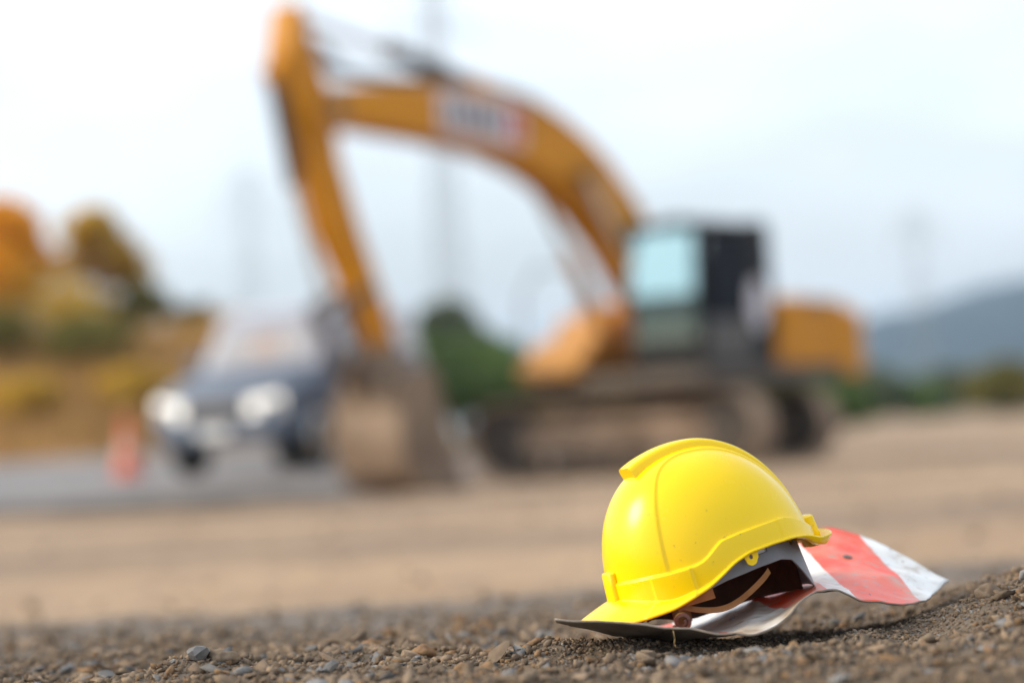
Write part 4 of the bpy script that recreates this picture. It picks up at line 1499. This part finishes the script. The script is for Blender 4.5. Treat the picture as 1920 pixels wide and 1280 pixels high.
for i, (x, y, h, r_, mm) in enumerate([(-13.2, 47, 1.3, 1.1, m_lolive), (-11.6, 45.6, 1.0, .9, m_lgold), (-10.2, 48, 1.4, 1.2, m_lolive), (-9.2, 45.4, .9, .9, m_lgold),
                                      (-8.2, 47.5, 1.2, 1.0, m_lolive), (-7.2, 45.8, .8, .8, m_lgold), (-12.4, 50, 1.3, 1.1, m_lgold), (-9.0, 51, 1.2, 1.1, m_lolive)]):
    tree('bank_shrub', x, y, bankz(x, y) - .1, h, r_, mm, 'olive green shrub growing on the slope of the brown bank' if mm is m_lolive else 'golden yellow shrub growing on the slope of the brown bank', 'olive shrubs on the bank slope' if mm is m_lolive else 'golden shrubs on the bank slope', 60 + i, 1100, .09, 'shrub', .08)
# dry grass on the bank
def dry_grass():
    rng = np.random.default_rng(77)
    k = 26000
    x, y = rng.uniform(-24, -3, k), rng.uniform(43, 58, k)
    z = bank_z(x, y)
    h = rng.uniform(.2, .75, k)
    w = rng.uniform(.015, .04, k)
    a = rng.uniform(0, np.pi, k)
    lx, ly = rng.normal(0, .18, k), rng.normal(0, .18, k)
    b0 = np.stack([x - w * np.cos(a), y - w * np.sin(a), z - .05], 1)
    b1 = np.stack([x + w * np.cos(a), y + w * np.sin(a), z - .05], 1)
    t = np.stack([x + lx, y + ly, z + h], 1)
    V = np.stack([b0, b1, t], 1).reshape(-1, 3)
    me = bpy.data.meshes.new('dry_grass')
    me.from_pydata(V.tolist(), [], np.arange(k * 3).reshape(k, 3).tolist())
    me.materials.append(m_dry)
    o = bpy.data.objects.new('dry_grass', me)
    COL.objects.link(o)
    kind(o, 'stuff', 'dry golden brown grass covering the bank')
dry_grass()

# ------------------------------------------------------------------ power pylons
m_galv = mat('galvanised_steel', (.32, .34, .36), .6, (.26, .28, .30), 1, 3, metal=.3)
def pylon(name, x, y, h, wb, wt, arms, label, rz=0.3, r=.09):
    root = empty(name, (x, y, 0), rz)
    tag(root, label, 'pylon')
    lv = [0]
    step = h / 11
    while lv[-1] < h - .1:
        lv.append(min(h, lv[-1] + step))
    W = lambda z: (wb + (wt - wb) * min(1, z / (h * .7))) / 2
    for sx, sy in ((1, 1), (1, -1), (-1, 1), (-1, -1)):
        MB().path([Vector((sx * W(z), sy * W(z), z - (.3 if z == 0 else 0))) for z in lv], r, 6).obj('tower_leg', m_galv, root)
    br = MB()
    for a, b in zip(lv[:-1], lv[1:]):
        for q in range(4):
            c = [(1, 1), (1, -1), (-1, -1), (-1, 1)]
            p0, p1 = c[q], c[(q + 1) % 4]
            br.tube((p0[0] * W(a), p0[1] * W(a), a), (p1[0] * W(b), p1[1] * W(b), b), r * .6, r * .6, 5)
            br.tube((p1[0] * W(a), p1[1] * W(a), a), (p0[0] * W(b), p0[1] * W(b), b), r * .6, r * .6, 5)
            br.tube((p0[0] * W(b), p0[1] * W(b), b), (p1[0] * W(b), p1[1] * W(b), b), r * .5, r * .5, 5)
    br.obj('bracing', m_galv, root)
    for z, l in arms:
        for s in (-1, 1):
            am = MB()
            tip = Vector((s * l, 0, z))
            for yy in (-1, 1):
                am.tube((s * W(z), yy * W(z), z), tip, r * .7, r * .6, 5)
                am.tube((s * W(z), yy * W(z), z + 1.2), tip, r * .7, r * .6, 5)
            ao = am.obj('cross_arm', m_galv, root)
            MB().tube(tip, tip - Vector((0, 0, 1.3)), .08, .08, 8).obj('insulator', m_galv, ao)
pylon('power_pylon', -3.9, 160, 36, 2.2, .9, ((27.2, 3.2), (30.5, 2.6), (33.5, 2.0)), 'tallest lattice power pylon rising behind the excavator boom', .4, .05)
pylon('power_pylon', -21.3, 200, 23.5, 2.6, .9, ((19.5, 2.4), (22, 1.8)), 'distant lattice power pylon above the parked car', .5, .026)
pylon('power_pylon', 33.9, 200, 16.5, 2.2, .8, ((14, 2.0), (15.6, 1.5)), 'short distant lattice power pylon in front of the hills at right', .2, .022)
